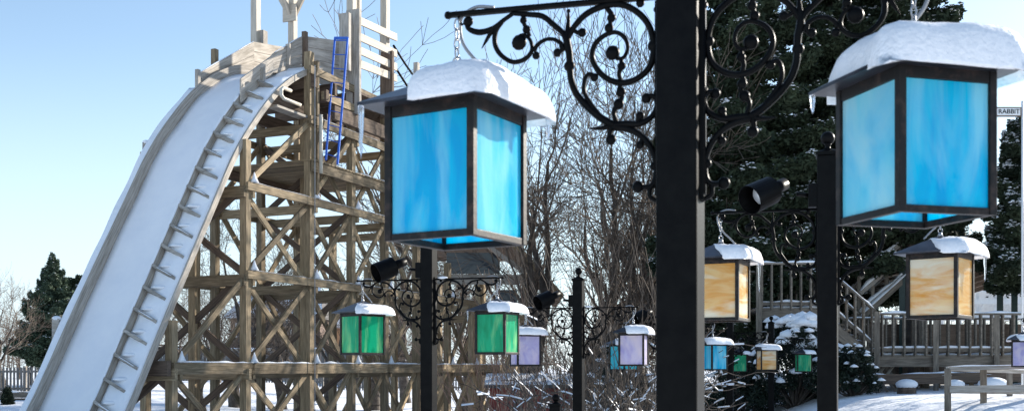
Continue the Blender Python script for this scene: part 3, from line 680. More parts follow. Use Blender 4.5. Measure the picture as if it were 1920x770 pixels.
# ladder
lp0, lp1 = P(611,300,27.4), P(628,72,28.4); lq0, lq1 = P(633,308,27.1), P(652,72,28.0)
ld = thing('ladder', (lp0.x, lp0.y, lp0.z), 'bright blue metal ladder leaning on the top of the timber tower', 'ladder')
for a, b_ in ((lp0,lp1),(lq0,lq1)): MB().bar(a, b_, .045, .05).build('rail', M['blue_paint'], ld, world=True)
for k in range(9): 
    f = k/8*.93+.05; MB().bar(lp0.lerp(lp1,f), lq0.lerp(lq1,f), .022, .022).build('rung', M['blue_paint'], ld, world=True)
MB().bar(lp1, lq1, .06, .07).build('top_bar', M['blue_paint'], ld, world=True)
# guy post and two cables right of the platform
gp = P(781,118,34); gz = ground_z(gp.x, gp.y)
t = thing('guy_post', (gp.x, gp.y, gz), 'thin grey pole just right of the tower holding two dark cables', 'pole')
beam('pole', (gp.x,gp.y,gz), (gp.x,gp.y,gp.z), .15, .15, M['grey_wood'], t)
for a, b_ in (((738,86),(781,150)),((742,128),(781,185))):
    p = P(*a,31.5); q = P(*b_,34); MB().tube([p,(p+q)/2-Vector((0,0,.03)),q], .035, 6).build('guy_cable', M['iron'], t, world=True, smooth=True)

# timber building with a sloped roof at the foot of the lift, behind the lanterns
bc = P(905,690,38)
hb = thing('lift_house', (bc.x,bc.y,ground_z(bc.x,bc.y)), 'brown timber shed with slanting roof edge behind the right green lantern', 'shed')
x0, x1 = (805-960)/F*38, (990-960)/F*38; ybk = 43
for x_ in (x0, (x0+x1)/2, x1): 
    beam('post', (x_,38,ground_z(x_,38)), (x_,38,EYE+3.2), .2, .2, M['wood'], hb)
    beam('post', (x_,ybk,ground_z(x_,ybk)), (x_,ybk,EYE+3.4), .2, .2, M['wood'], hb)
beam('beam', (x0-.2,37.85,EYE+3.15), (x1+.35,37.85,EYE+3.15), .1, .34, M['grey_wood'], hb)
beam('beam', (x0-.2,37.85,EYE+1.75), (x1+.2,37.85,EYE+1.75), .1, .26, M['wood'], hb)
rv = [(x0-.4,37.5,EYE+4.5),(x1-.5,37.5,EYE+4.5),(x1+1.2,37.5,EYE+2.6),(x1+1.2,43.5,EYE+2.6),(x1-.5,43.5,EYE+4.5),(x0-.4,43.5,EYE+4.5)]
m = MB(); m.add(rv+[(a,b_,c-.14) for a,b_,c in rv], [(0,1,4,5),(1,2,3,4),(6,11,10,7),(7,10,9,8),(0,6,7,1),(1,7,8,2),(2,8,9,3),(3,9,10,4),(4,10,11,5),(5,11,6,0)]); m.build('roof', M['dark_wood'], hb, world=True)
beam('rafter', (x1-.55,37.45,EYE+4.42), (x1+1.2,37.45,EYE+2.5), .08, .2, M['wood'], hb)
beam('rafter', (x1-1.5,37.4,EYE+4.35), (x1+.1,37.4,EYE+3.2), .08, .16, M['grey_wood'], hb)
m = MB().box(((x0+x1)/2-.2,38.1,EYE+3.75), (1.9,.05,.75)); m.build('window', M['dark_glass'], hb, world=True)
m = MB().box(((x0+x1)/2+1.0,38.1,EYE+2.4), (.75,.05,.8)); m.build('window', M['dark_glass'], hb, world=True)
for s in (0,1):
    beam('brace', (x0+.1 if s else (x0+x1)/2,37.9,EYE-1.9), ((x0+x1)/2 if s else x1,37.9,EYE+1.7), .06, .18, M['wood'], hb)
    beam('brace', ((x0+x1)/2 if s else x1,38.1,EYE-1.9), (x0+.1 if s else (x0+x1)/2,38.1,EYE+1.7), .06, .18, M['wood'], hb)

# ------------------------------------------------------------------ deck, stairs, pavilion, fences on the right
DD = 27.0
def XD(px, d=DD): return (px-960)/F*d
def ZD(py, d=DD): return EYE+(HY-py)/F*d
dk = thing('wooden_deck', (XD(1640),DD,ground_z(XD(1640),DD)), 'weathered wooden deck with slatted railings, stairs and snow along its rails', 'deck')
def railing(xa, za, xb, zb, y, hgt, step, parent, bottom=.12, snow=True, xb_off=0, seed=1):
    r_ = beam('railing', (xa,y,za+hgt), (xb,y,zb+hgt), .14, .045, M['deck_wood'], parent)
    n = max(1, int(abs(xb-xa)/step))
    off = rootloc(r_)
    def sub(name, p, q, w, h):
        x_ = (Vector(q)-Vector(p)); m = MB().bar(p, q, w, h)
        o = m.build(name, M['deck_wood'], parent, world=True); return o
    sub('bottom_rail', (xa,y,za+bottom), (xb,y,zb+bottom), .05, .09)
    for k in range(n+1):
        f = (k+.5)/(n+1); x_ = xa+(xb-xa)*f; z_ = za+(zb-za)*f
        sub('baluster', (x_,y-.045,z_-.04), (x_,y-.045,z_+hgt-.025), .04, .12)
    if snow:
        snow_strip('rail_snow', (xa,y,za+hgt+.02), (xb,y,zb+hgt+.02), .15, .06, parent, seed=seed)
        snow_strip('rail_snow', (xa,y-.0,za+bottom+.045), (xb,y-.0,zb+bottom+.045), .09, .06, parent, seed=seed+1)
z_lo, z_up = ZD(664), ZD(578)
xL, xR, xU0, xU1 = XD(1642), XD(1990), XD(1418), XD(1546)
beam('fascia', (xL,DD,z_lo-.16), (xR,DD,z_lo-.16), .06, .30, M['deck_wood'], dk); MB().box(((xL+xR)/2,DD+1.3,z_lo-.04), (xR-xL,2.6,.05)).build('decking', M['deck_wood'], dk, world=True)
snow_strip('deck_snow', (xL,DD+.4,z_lo-.01), (xR,DD+.4,z_lo-.01), .8, .07, dk, seed=8)
beam('fascia', (xU0,DD,z_up-.14), (xU1,DD,z_up-.14), .06, .30, M['deck_wood'], dk); MB().box(((xU0+xU1)/2,DD+1.2,z_up-.02), (xU1-xU0,2.4,.05)).build('decking', M['deck_wood'], dk, world=True)
snow_strip('deck_snow', (xU0,DD+.3,z_up+.02), (xU1,DD+.3,z_up+.02), .6, .07, dk, seed=9)
railing(xL, z_lo, xR, z_lo, DD-.02, 1.02, .285, dk, seed=20); railing(xL, z_lo+.02, xR, z_lo+.02, DD+2.5, 1.0, .25, dk, seed=22)
railing(xU0, z_up, xU1, z_up, DD-.02, 1.13, .27, dk, seed=24); railing(xU0, z_up, xU1, z_up, DD+2.3, 1.1, .25, dk, seed=26)
railing(xU1, z_up-.05, xL-.02, z_lo+.0, DD-.05, 1.08, .25, dk, bottom=.2, seed=28); railing(xU1, z_up, xL, z_lo+.05, DD+1.4, 1.05, .25, dk, bottom=.2, seed=30)
for x_, y_, zt in ((xL,DD-.1,z_lo+1.08),(XD(1752),DD-.1,z_lo+1.0),(XD(1866),DD-.1,z_lo+1.0),(xL,DD+2.5,z_lo+1),(XD(1800),DD+2.5,z_lo+1),(xU0+.05,DD-.1,z_up+1.15),(xU1,DD-.1,z_up+1.12),(xU0,DD+2.3,z_up+1.1)):
    beam('deck_post', (x_,y_,ground_z(x_,y_)-.1), (x_,y_,zt), .13, .13, M['deck_wood'], dk)
for k in range(8):
    f = (k+.5)/8; x_ = xU1+(xL-xU1)*f; z_ = z_up+(z_lo-z_up)*f; MB().box((x_,DD+.7,z_-.04), (.27,1.25,.045)).build('stair_tread', M['deck_wood'], dk, world=True); snow_strip('tread_snow', (x_,DD+.08,z_-.02), (x_,DD+1.3,z_-.02), .24, .06, dk, seed=k)
beam('stair_stringer', (xU1,DD,z_up-.3), (xL,DD,z_lo-.25), .06, .30, M['deck_wood'], dk)
# lattice and dark cladding below
for k in range(14):
    x_ = xL+.2+k*.30
    beam('under_post', (x_,DD+1.8,ground_z(x_,DD+1.8)), (x_,DD+1.8,z_lo-.1), .05, .12, M['deck_wood'], dk)
for k in range(6):
    beam('lattice_slat', (XD(1580)+k*.22-.3,DD+.12,ZD(735)), (XD(1580)+k*.22+.55,DD+.12,ZD(655)), .02, .07, M['deck_wood'], dk)
    beam('lattice_slat', (XD(1580)+k*.22+.55,DD+.16,ZD(735)), (XD(1580)+k*.22-.3,DD+.16,ZD(655)), .02, .07, M['deck_wood'], dk)
# second flight behind, climbing to the right, snow on its rails
st = thing('stairs', (XD(1600,31),31,ground_z(XD(1600,31),31)), 'snow covered wooden stairs behind the deck climbing up to the right', 'stairs')
for y_, dz_ in ((31,0),(32.3,.05)):
    for hh in (0, .55, 1.0):
        p = (XD(1612,31),y_,ZD(585,31)+hh+dz_); q = (XD(1715,31),y_,ZD(492,31)+hh+dz_-.1)
        beam('rail', p, q, .06, .14, M['grey_wood'], st); snow_strip('rail_snow', (p[0],p[1],p[2]+.07), (q[0],q[1],q[2]+.07), .18, .10, st, seed=int(hh*10)+40)
    for k in range(5):
        f = k/4; x_ = XD(1612,31)+(XD(1715,31)-XD(1612,31))*f; z_ = ZD(585,31)+(ZD(492,31)-ZD(585,31))*f
        beam('baluster', (x_,y_+.05,z_-.2), (x_,y_+.05,z_+1.05), .06, .1, M['deck_wood'], st)
for k in range(9):
    f = k/8; x_ = XD(1612,31)+(XD(1715,31)-XD(1612,31))*f; z_ = ZD(590,31)+(ZD(497,31)-ZD(590,31))*f
    MB().box((x_,31.65,z_), (.26,1.2,.05)).build('tread', M['deck_wood'], st, world=True); snow_strip('tread_snow', (x_,31.05,z_+.02), (x_,32.25,z_+.02), .24, .07, st, seed=k+60)
beam('stringer', (XD(1612,31),30.95,ZD(597,31)), (XD(1715,31),30.95,ZD(504,31)), .06, .18, M['deck_wood'], st); snow_strip('stringer_snow', (XD(1612,31),30.93,ZD(597,31)+.09), (XD(1715,31),30.93,ZD(504,31)+.09), .2, .09, st, seed=91)
for px in (1620, 1705): beam('post', (XD(px,31),31.1,ground_z(XD(px,31),31)), (XD(px,31),31.1,ZD(590 if px < 1700 else 500,31)), .14, .14, M['deck_wood'], st)
# pavilion with dark green posts
pv = thing('pavilion', (XD(1790,30),33,ground_z(XD(1790,30),33)), 'open pavilion with dark green posts and low grey roof behind the deck', 'pavilion')
pz = ZD(487,31)
x0, x1 = XD(1658,31), XD(2150,31)
beam('fascia', (x0,30.6,pz-.02), (x1,30.6,pz+.08), .05, .28, M['grey_wood'], pv)
m = MB(); q = [(x0,30.55,pz+.12),(x1,30.55,pz+.22),(x1,37.5,pz-.25),(x0+.5,37.5,pz-.3)]; m.add(q+[(a,b_,c-.1) for a,b_,c in q], [(0,1,2,3),(7,6,5,4),(0,4,5,1),(1,5,6,2),(2,6,7,3),(3,7,4,0)]); m.build('roof', M['shingle'], pv, world=True)
for k in range(16): beam('rafter', (x0+.25+k*.5,30.65,pz-.03), (x0+.25+k*.5,37.2,pz-.45), .05, .16, M['dark_wood'], pv)
for px in (1692, 1875, 1902, 2050):
    beam('post', (XD(px,31),31,ground_z(XD(px,31),31)), (XD(px,31),31,pz), .17, .17, M['green_post'], pv)
for a, b_ in ((1875,1905),(1902,1935),(1692,1725)): beam('knee_brace', (XD(a,31),31,pz-.75), (XD(b_,31),31,pz-.1), .08, .13, M['deck_wood'], pv)
MB().box((XD(1890,31),31.4,(ground_z(XD(1800,31),31)+z_lo+.95)/2), (XD(2150,31)-XD(1640,31),.06,z_lo+.95-ground_z(XD(1800,31),31))).build('dark_backing', M['dark_wood'], pv, world=True)  # added dark sheet standing in for the shaded interior behind and under the deck
for px in (1745, 1855):
    o = MB().tube([(XD(px,32),32,pz-.05),(XD(px,32),32,pz-.3),(XD(px,32),32,pz-.42)], [.03,.05,.19], 12).build('pendant_lamp', M['iron'], pv, world=True, smooth=True)
# white latticed trestle far behind the pavilion
tr = thing('white_trestle', (XD(1840,45),45,ground_z(XD(1840,45),45)), 'white painted latticed trestle seen bright under the pavilion roof', 'trestle')
ya, yb = ZD(592,45), ZD(538,45)
for k in range(14):
    x_ = XD(1700,45)+k*.75; beam('upright', (x_,45,ground_z(x_,45)), (x_,45,yb), .12, .12, M['white_paint'], tr)
    beam('lattice_bar', (x_,45.1,ya), (x_+.75,45.1,yb), .05, .10, M['white_paint'], tr)
    if k % 2: beam('lattice_bar', (x_+.75,45.15,ya), (x_,45.15,yb), .05, .10, M['white_paint'], tr)
for z_ in (ya, (ya+yb)/2, yb): beam('rail', (XD(1700,45),44.9,z_), (XD(1700,45)+10.5,44.9,z_-.4*(z_ == yb)), .1, .2, M['white_paint'], tr)
MB().box((XD(1700,45)+5,45.6,(ya+yb)/2-.1), (10,.06,1.35)).build('white_board', M['white_paint'], tr, world=True)
# rail fence in the snow
rf = thing('rail_fence', (XD(1780,17),17,ground_z(XD(1780,17),17)), 'low grey rail fence with snow on its top rail at the lower right', 'fence')
fp = [(XD(1777,17),17,ZD(690,17),ZD(775,17)),(XD(1844,17),17.0,ZD(690,17),ZD(766,17)),(XD(2000,17),16.6,ZD(688,17),ZD(775,17)),(XD(1893,19.5),19.5,ZD(695,19.5),ZD(745,19.5)),(XD(1990,19),19,ZD(695,19),ZD(748,19))]
for x_, y_, zt, zb_ in fp: beam('post', (x_,y_,min(zb_,ground_z(x_,y_)-.1)), (x_,y_,zt), .10, .10, M['deck_wood'], rf)
a, b_, c_ = Vector((fp[0][0],16.95,ZD(690,17))), Vector((fp[2][0],16.55,ZD(686,17))), None
for s_, (p, q) in enumerate(((a,b_),(Vector((fp[0][0],17.05,ZD(691,17))),Vector((fp[4][0],19.0,ZD(699,19)))))):
    for dz_ in (0, -.33):
        beam('rail', p+Vector((0,-.03,dz_)), q+Vector((0,-.03,dz_)), .05, .11 if dz_ else .06, M['grey_wood'], rf)
    snow_strip('rail_snow', p+Vector((0,-.03,.03)), q+Vector((0,-.03,.03)), .12, .03, rf, seed=70+s_)
# retaining timber and snowy stumps below the deck
rt = thing('retaining_timber', (XD(1700),26,ground_z(XD(1700),26)), 'long dark timber with snow on it lying below the deck', 'timber')
beam('timber', (XD(1600,26),26.2,ZD(712,26)), (XD(1960,26),26,ZD(704,26)), .2, .25, M['dark_wood'], rt); snow_strip('timber_snow', (XD(1600,26),26.2,ZD(707,26)), (XD(1960,26),26,ZD(699,26)), .22, .10, rt, seed=77)
for i, (px, py, w_, lab) in enumerate(((1700,722,.22,'snow capped dark stump below the deck left of its tall middle post'),(1790,722,.2,'small snow capped stump right of the tall middle deck post'),(1862,722,.3,'wide snow capped rock below the right end of the deck'))):
    q = P(px,py,25.2); gz = ground_z(q.x,q.y); s_ = thing('stump', (q.x,q.y,gz), lab, 'stump', 'snowy stumps below the deck')
    MB().tube([(q.x,q.y,gz-.1),(q.x,q.y,q.z+.02)], [w_*1.05,w_*.9], 10).build('trunk', M['dark_wood'], s_, world=True); MB().ball((q.x,q.y,q.z+.03), w_*1.15, 14, 8, (1,1,.5)).build('snow', M['snow'], s_, world=True, smooth=True)
# direction sign
sg = P(1917,190,22); gz = ground_z(sg.x,sg.y)
sn = thing('direction_sign', (sg.x,sg.y,gz), 'white pole with a small lettered board at the far right edge', 'sign')
MB().tube([(sg.x,sg.y,gz),(sg.x,sg.y,sg.z)], .022, 10).build('pole', M['white_paint'], sn, world=True, smooth=True)
bl, br = P(1836,211,22), P(1914,209,22); cz_ = (bl+br)/2
bd = MB().box(cz_, (br.x-bl.x,.03,.20)).build('board', M['dark_wood'], sn, world=True)
MB().box(cz_+Vector((0,-.018,0)), (br.x-bl.x-.04,.008,.15)).build('board_face', M['white_paint'], bd, world=True)
cu = D.curves.new('lettering', 'FONT'); cu.body = 'JACK RABBIT'; cu.size = .135; cu.extrude = .003; cu.align_x = 'CENTER'; cu.align_y = 'CENTER'
to = D.objects.new('tmp_text', cu); S.collection.objects.link(to); dg = C.evaluated_depsgraph_get()
me = D.meshes.new_from_object(to.evaluated_get(dg)); D.objects.remove(to); me.materials.clear(); me.materials.append(M['iron'])
wd = max(v.co.x for v in me.vertices)-min(v.co.x for v in me.vertices)
tx = D.objects.new('lettering', me); S.collection.objects.link(tx); tx.parent = bd; tx.location = cz_+Vector((0,-.026,0))-rootloc(bd); tx.rotation_euler = (R(90),0,0); tx.scale = (.80/wd,1,1)

# ------------------------------------------------------------------ far buildings and fences
def Xp(px, d): return (px-960)/F*d
hs = thing('brown_house', (Xp(500,88),88,ground_z(Xp(500,88),88)), 'dark brown house with snowy gable roof far behind the timber tower', 'house')
hx0, hx1, hz0, hz1 = Xp(432,88), Xp(600,88), EYE-2.5, ZD(592,88)
MB().box(((hx0+hx1)/2,90.5,(hz0+hz1)/2), (hx1-hx0,5,hz1-hz0)).build('wall', M['brown_wall'], hs, world=True)
ap = ZD(545,88)
m = MB(); q = [(hx0-.5,87.6,hz1-.2),(hx1+.3,87.6,hz1-.2),(hx1+.3,93.4,hz1-.2),(hx0-.5,93.4,hz1-.2),(hx0+1.2,90.5,ap+.4),(hx1-.4,90.5,ap+.4)]
m.add(q, [(0,1,5,4),(2,3,4,5),(0,4,3),(1,2,5),(3,2,1,0)]); m.build('roof', M['shingle'], hs, world=True)
m = MB(); q2 = [(a,b_-.05,c+.1) for a,b_,c in (q[0],q[1],q[5],q[4])]; q3 = [(a,b_,c-.08) for a,b_,c in q2]; m.add(q2+q3, [(0,1,2,3),(7,6,5,4),(0,4,5,1),(1,5,6,2),(2,6,7,3),(3,7,4,0)]); m.build('roof_snow', M['snow'], hs, world=True)
for px, w_, h_, py in ((474,.55,1.3,612),(535,.8,1.0,612),(447,.25,1.0,618)):
    f = MB().box((Xp(px,88),87.97,ZD(py,88)), (w_+.2,.08,h_+.2)).build('window', M['white_paint'], hs, world=True); MB().box((Xp(px,88),87.91,ZD(py,88)), (w_,.05,h_)).build('pane', M['dark_glass'], f, world=True)
th = thing('tan_house', (Xp(612,95),95,ground_z(Xp(612,95),95)), 'small tan walled house with snowy roof beside the brown house', 'house')
MB().box((Xp(625,95),97,EYE+.7), (3.4,4,6)).build('wall', M['tan_wall'], th, world=True)
m = MB(); x_ = Xp(625,95); m.add([(x_-2,94.6,EYE+3.6),(x_+2,94.6,EYE+3.6),(x_+2,99.4,EYE+3.6),(x_-2,99.4,EYE+3.6),(x_,94.6,EYE+5),(x_,99.4,EYE+5)], [(0,1,4),(1,2,5,4),(2,3,5),(3,0,4,5),(3,2,1,0)]); m.build('roof', M['snow'], th, world=True)
MB().box((Xp(618,95),94.97,EYE+1.9), (.9,.06,1.2)).build('window', M['dark_glass'], th, world=True)
gf = thing('board_fence', (Xp(430,84),84,ground_z(Xp(430,84),84)), 'tall solid grey board fence in front of the far brown house', 'fence')
bx0, bx1 = Xp(170,84), Xp(760,84)
m = MB(); k = 0; x_ = bx0
while x_ < bx1: m.box((x_,84,(ZD(652,84)+EYE-2.2)/2+rnd.uniform(-.02,.02)), (.27,.04,ZD(652,84)-EYE+2.2)); x_ += .29
m.build('boards', M['grey_fence'], gf, world=True); beam('rail', (bx0,83.95,ZD(655,84)), (bx1,83.95,ZD(655,84)), .08, .12, M['grey_wood'], gf); snow_strip('rail_snow', (bx0,83.95,ZD(653,84)), (bx1,83.95,ZD(653,84)), .15, .08, gf, seg=.5, seed=80)
def picket(name, px0, px1, d, ytop, ybot, pitch, label, arch=False):
    x0, x1 = Xp(px0,d), Xp(px1,d); zt, zb_ = ZD(ytop,d), ZD(ybot,d)
    o = thing(name, ((x0+x1)/2,d,zb_-.1), label, 'fence')
    m = MB(); x_ = x0
    while x_ < x1: m.box((x_,d,(zt+zb_)/2), (pitch*.58,.03,zt-zb_)); x_ += pitch
    m.build('pickets', M['grey_fence'], o, world=True)
    for z_ in (zt-.18, zb_+.2): beam('rail', (x0,d+.05,z_), (x1,d+.05,z_), .05, .1, M['grey_wood'], o)
    k = int((x1-x0)/2.4)+1
    for i in range(k): 
        xx = x0+(x1-x0)*i/max(1,k-1); beam('post', (xx,d+.1,zb_-.5), (xx,d+.1,zt+.06), .12, .12, M['grey_wood'], o)
    return o
picket('picket_fence', 275, 1000, 76, 707, 731, .19, 'low grey picket fence crossing the snow far behind the timber tower')
picket('picket_fence', -60, 150, 48, 688, 736, .16, 'taller grey picket fence at the lower left corner beside the chute')
lw = thing('retaining_wall', (Xp(20,44),44,ground_z(Xp(20,44),44)), 'low timber wall with snow on top at the lower left corner', 'wall')
beam('timber', (Xp(-80,44),44,ZD(739,44)), (Xp(100,44),44,ZD(739,44)), .2, .25, M['deck_wood'], lw); beam('timber', (Xp(-80,44),43.98,ZD(752,44)), (Xp(100,44),43.98,ZD(752,44)), .2, .28, M['dark_wood'], lw)
snow_strip('wall_snow', (Xp(-80,44),44,ZD(735,44)), (Xp(100,44),44,ZD(735,44)), .25, .07, lw, seed=83)
rs = thing('red_shed', (Xp(1000,30),30,ground_z(Xp(1000,30),30)), 'low dark red shed with snow on its roof behind the lavender lanterns', 'shed')
xa, xb = Xp(918,30), Xp(1078,30)
MB().box(((xa+xb)/2,31.2,EYE-1.5), (xb-xa,2.4,2.1)).build('wall', M['red_wall'], rs, world=True)
for k in range(1,8): MB().box((xa+(xb-xa)*k/8,29.985,EYE-1.5), (.03,.03,2.1)).build('batten', M['red_wall'], rs, world=True)
m = MB(); q = [(xa-.15,29.8,EYE-.47),(xb+.15,29.8,EYE-.47),(xb+.15,32.6,EYE-.2),(xa-.15,32.6,EYE-.2)]; m.add(q+[(a,b_,c-.08) for a,b_,c in q], [(0,1,2,3),(7,6,5,4),(0,4,5,1),(1,5,6,2),(2,6,7,3),(3,7,4,0)]); m.build('roof', M['shingle'], rs, world=True)
m = MB(); q = [(a,b_+.15,c+.05) for a,b_,c in q]; m.add(q+[(a,b_,c-.05) for a,b_,c in q], [(0,1,2,3),(7,6,5,4),(0,4,5,1),(1,5,6,2),(2,6,7,3),(3,7,4,0)]); m.build('roof_snow', M['snow'], rs, world=True)

# ------------------------------------------------------------------ vegetation
def tubes_np(segs, n=3):                # segs: list of (p, q, r0, r1) -> prism mesh
    P0 = np.array([s[0] for s in segs]); P1 = np.array([s[1] for s in segs]); r0 = np.array([s[2] for s in segs]); r1 = np.array([s[3] for s in segs])
    d = P1-P0; d /= np.linalg.norm(d, axis=1)[:,None]+1e-9
    a = np.cross(d, np.where(np.abs(d[:,2:3]) < .9, [[0,0,1.]], [[1.,0,0]])); a /= np.linalg.norm(a, axis=1)[:,None]; b = np.cross(d, a)
    V = []; 
    for (p, r) in ((P0, r0), (P1, r1)):
        for j in range(n):
            g = 2*math.pi*j/n; V.append(p+(a*math.cos(g)+b*math.sin(g))*r[:,None])
    V = np.stack(V, 1).reshape(-1, 3); k = len(segs); base = np.arange(k)[:,None]*2*n
    Fs = [np.concatenate([base+j, base+(j+1)%n, base+n+(j+1)%n, base+n+j], 1) for j in range(n)]
    return V, np.concatenate(Fs, 0)
def grow(rs, base, d, length, r, depth, segs, gnarl=.25, up=.08, minr=.007, spread=.7, kids=(3,5), maxd=5):
    n = max(2, int(length/.28)) if depth < 3 else 3
    p = Vector(base); d = Vector(d).normalized(); st = length/n; r_end = r*.45 if depth else r*.35
    pts = [(p.copy(), r, d.copy())]
    for i in range(n):
        d = (d+Vector((rs.gauss(0,gnarl), rs.gauss(0,gnarl), rs.gauss(0,gnarl)))*.5+Vector((0,0,up))).normalized()
        q = p+d*st; r1 = r+(r_end-r)*(i+1)/n
        segs.append((tuple(p), tuple(q), max(pts[-1][1],minr), max(r1,minr), depth)); p = q; pts.append((p.copy(), r1, d.copy()))
    if depth >= maxd: return
    k = rs.randint(*kids)+(2 if depth == 0 else 0)+(1 if depth >= 3 else 0)
    for i in range(k):
        f = rs.uniform(.3 if depth else .35, 1) if i else 1; j = min(n, max(1, int(f*n)))
        pp, rr_, dd = pts[j]; ang = spread*rs.uniform(.6,1.25)*(1 if i else .4); az = rs.uniform(0, 2*math.pi)
        o = dd.orthogonal().normalized(); o2 = dd.cross(o); nd = dd*math.cos(ang)+(o*math.cos(az)+o2*math.sin(az))*math.sin(ang)
        grow(rs, pp, nd, length*rs.uniform(.5,.78), rr_*rs.uniform(.5,.75), depth+1, segs, gnarl, up, minr, spread, kids, maxd)
BT = []
def bare_template(seed, H, spread=.65, maxd=5, kids=(3,4)):
    rs = random.Random(seed); segs = []
    grow(rs, (0,0,-.3), (rs.uniform(-.08,.08),rs.uniform(-.08,.08),1), H*.42, H*.029, 0, segs,   .24, .06, .0065, spread, kids, maxd)
    zm = max(s[1][2] for s in segs); k = H/zm
    tr = [(np.array(a)*k, np.array(b)*k, c, d) for a, b, c, d, e in segs if e <= 1]; cr_ = [(np.array(a)*k, np.array(b)*k, c, d) for a, b, c, d, e in segs if e > 1]
    return tr, cr_
def bare_tree(i, x, y, H, label, seed, group='leafless trees behind the rides', sc=1, mtl='bark', tw='twig', spread=.65, maxd=5, kids=(3,4), rz=0):
    key = (seed, round(spread,2), maxd)
    t = thing('bare_tree', (x,y,ground_z(x,y)), label, 'tree', group, rz)
    if key not in BTK:
        tr, cr_ = bare_template(seed, 10, spread, maxd, kids)
        Vt, Ft = tubes_np(tr, 7); Vc, Fc = tubes_np(cr_, 3)
        a = rawmesh('trunk', Vt, Ft, M[mtl], t, True); b_ = rawmesh('crown', Vc, Fc, M[tw], t, True); BTK[key] = (a, b_); a.scale = b_.scale = (H/10,)*3
    else:
        for o in BTK[key]:
            c = o.copy(); S.collection.objects.link(c); c.parent = t; c.scale = (H/10*sc,H/10*sc,H/10)
    return t
BTK = {}
bt = [ # px, distance, top row, seed, label
 (1010,36,165,1,'leafless tree with forked crown just right of the big left blue lantern'),
 (1068,40,150,2,'tall leafless tree seen under the scrolled bracket'),
 (1120,34,255,3,'leafless tree with dark stem under the lowest scroll of the bracket'),
 (1165,42,170,4,'tall leafless tree beside the left side of the big near post'),
 (1210,38,200,5,'leafless tree touching the left edge of the big near post'),
 (960,45,330,2,'leafless tree behind the lower right of the big left lantern'),
 (820,48,90,3,'leafless tree whose thin top shows just left above the big blue lantern'),
 (700,52,330,4,'leafless tree behind the right bays of the timber tower'),
 (620,46,400,1,'leafless tree behind the middle bays of the timber tower'),
 (530,50,420,5,'leafless tree behind the third post of the timber tower'),
 (440,48,330,2,'leafless tree behind the left bays of the timber tower'),
 (380,44,470,3,'low leafless tree beneath the chute at the tower foot'),
 (255,60,350,4,'leafless tree whose twigs show left of the middle of the chute'),
 (10,52,480,5,'leafless tree at the far left edge beside the evergreen'),
 (60,66,560,1,'small leafless tree in front of the left evergreen'),
 (-30,58,510,3,'leafless tree reaching in from beyond the left edge'),
 (1290,44,240,1,'leafless tree behind the big near post'),
 (900,56,420,5,'leafless tree behind the brown timber shed'),
 (1140,52,230,1,'leafless tree in the back row between two darker trunks'),
 (580,62,480,3,'distant leafless tree in front of the tan house'),
 (660,66,470,2,'distant leafless tree right of the tan house'),
 (330,64,520,5,'distant leafless tree left of the brown house'),
 (410,70,500,1,'distant leafless tree beside the gable of the brown house'),
 (760,60,360,5,'distant leafless tree behind the left green lantern'),
]
bt += [
 (1092,37,190,2,'dark leafless tree centred under the middle scroll of the bracket'),
 (870,50,300,1,'leafless tree hidden low behind the big left blue lantern')]
for i, (px, d, py, sd_, lab) in enumerate(bt):
    x = Xp(px, d); H = (ZD(py, d)-ground_z(x, d))*(1.22 if 950 < px < 1300 else 1); bare_tree(i, x, d, H, lab, sd_, rz=i*1.37)
def snow_on(name, segs, parent, off, frac, rs, thick=.03, minlen=.1):
    V = []; Fq = []
    for a, b, r0, r1 in segs:
        if rs.random() > frac: continue
        a = Vector(a); b = Vector(b); d = b-a
        if d.length < minlen or abs(d.normalized().z) > .8: continue
        y = Vector((0,0,1)).cross(d).normalized(); w = r0*1.0+thick*.25; n = len(V); th_ = thick*rs.uniform(.4,1.1)
        for c, w_ in ((a,w*.6),((a+b)/2,w),(b,w*.6)): V += [c-y*w_, c+Vector((0,0,th_+r0*.7)), c+y*w_]
        for i in range(2):
            k = n+i*3; Fq += [(k,k+1,k+4,k+3),(k+1,k+2,k+5,k+4)]
    if V: tag(rawmesh(name, V, Fq, M['snow'], parent, True), kind='stuff')
def stem_bush(px, d, W_, H_, n, label, seed, mtl='twig', lean=.25, name='shrub', snow=0, r=.014, kids=3):
    rs = random.Random(seed); x = Xp(px, d); gz = ground_z(x, d); t = thing(name, (x,d,gz), label, 'shrub', 'leafless shrubs'); segs = []
    for k in range(n):
        a = rs.uniform(0, 2*math.pi); rr_ = W_*.25*rs.random()**.5; dr = Vector((math.cos(a)*lean*rs.uniform(.3,1.4), math.sin(a)*lean*rs.uniform(.3,1.4), 1)).normalized()
        p = Vector((math.cos(a)*rr_, math.sin(a)*rr_, -.05)); Ln = H_*rs.uniform(.55,1.05); m_ = 12; dd = dr; hist = []
        for i in range(m_):
            dd = (dd+Vector((rs.gauss(0,.07)+dr.x*.04, rs.gauss(0,.07)+dr.y*.04, rs.gauss(0,.03)))).normalized(); q = p+dd*Ln/m_
            r0 = r*(1-i/m_*.75); segs.append((tuple(p),tuple(q),r0,r0*.94)); hist.append((q,dd)); p = q
        for kk in range(kids*2):
            q, dd2 = hist[rs.randint(3,m_-1)]; e = (dd2+Vector((rs.gauss(0,.5),rs.gauss(0,.5),rs.uniform(-.1,.4)))).normalized(); p = q
            for i in range(4):
                e = (e+Vector((rs.gauss(0,.12),rs.gauss(0,.12),.05))).normalized(); q = p+e*Ln*.06*rs.uniform(.7,1.4); segs.append((tuple(p),tuple(q),r*.42,r*.36)); p = q
    V_, F_ = tubes_np(segs, 3); rawmesh('stems', V_, F_, M[mtl], t, True)
    if snow: snow_on('snow', segs, t, None, snow, rs)
    return t
stem_bush(1140,17,2.2,4.3,30,'tall shrub of long arching tan stems left of the big near post',31,'twig',.22)
stem_bush(1205,19,2.2,4.2,24,'tall shrub of thin upright stems touching the left edge of the near post',32,'twig',.18)
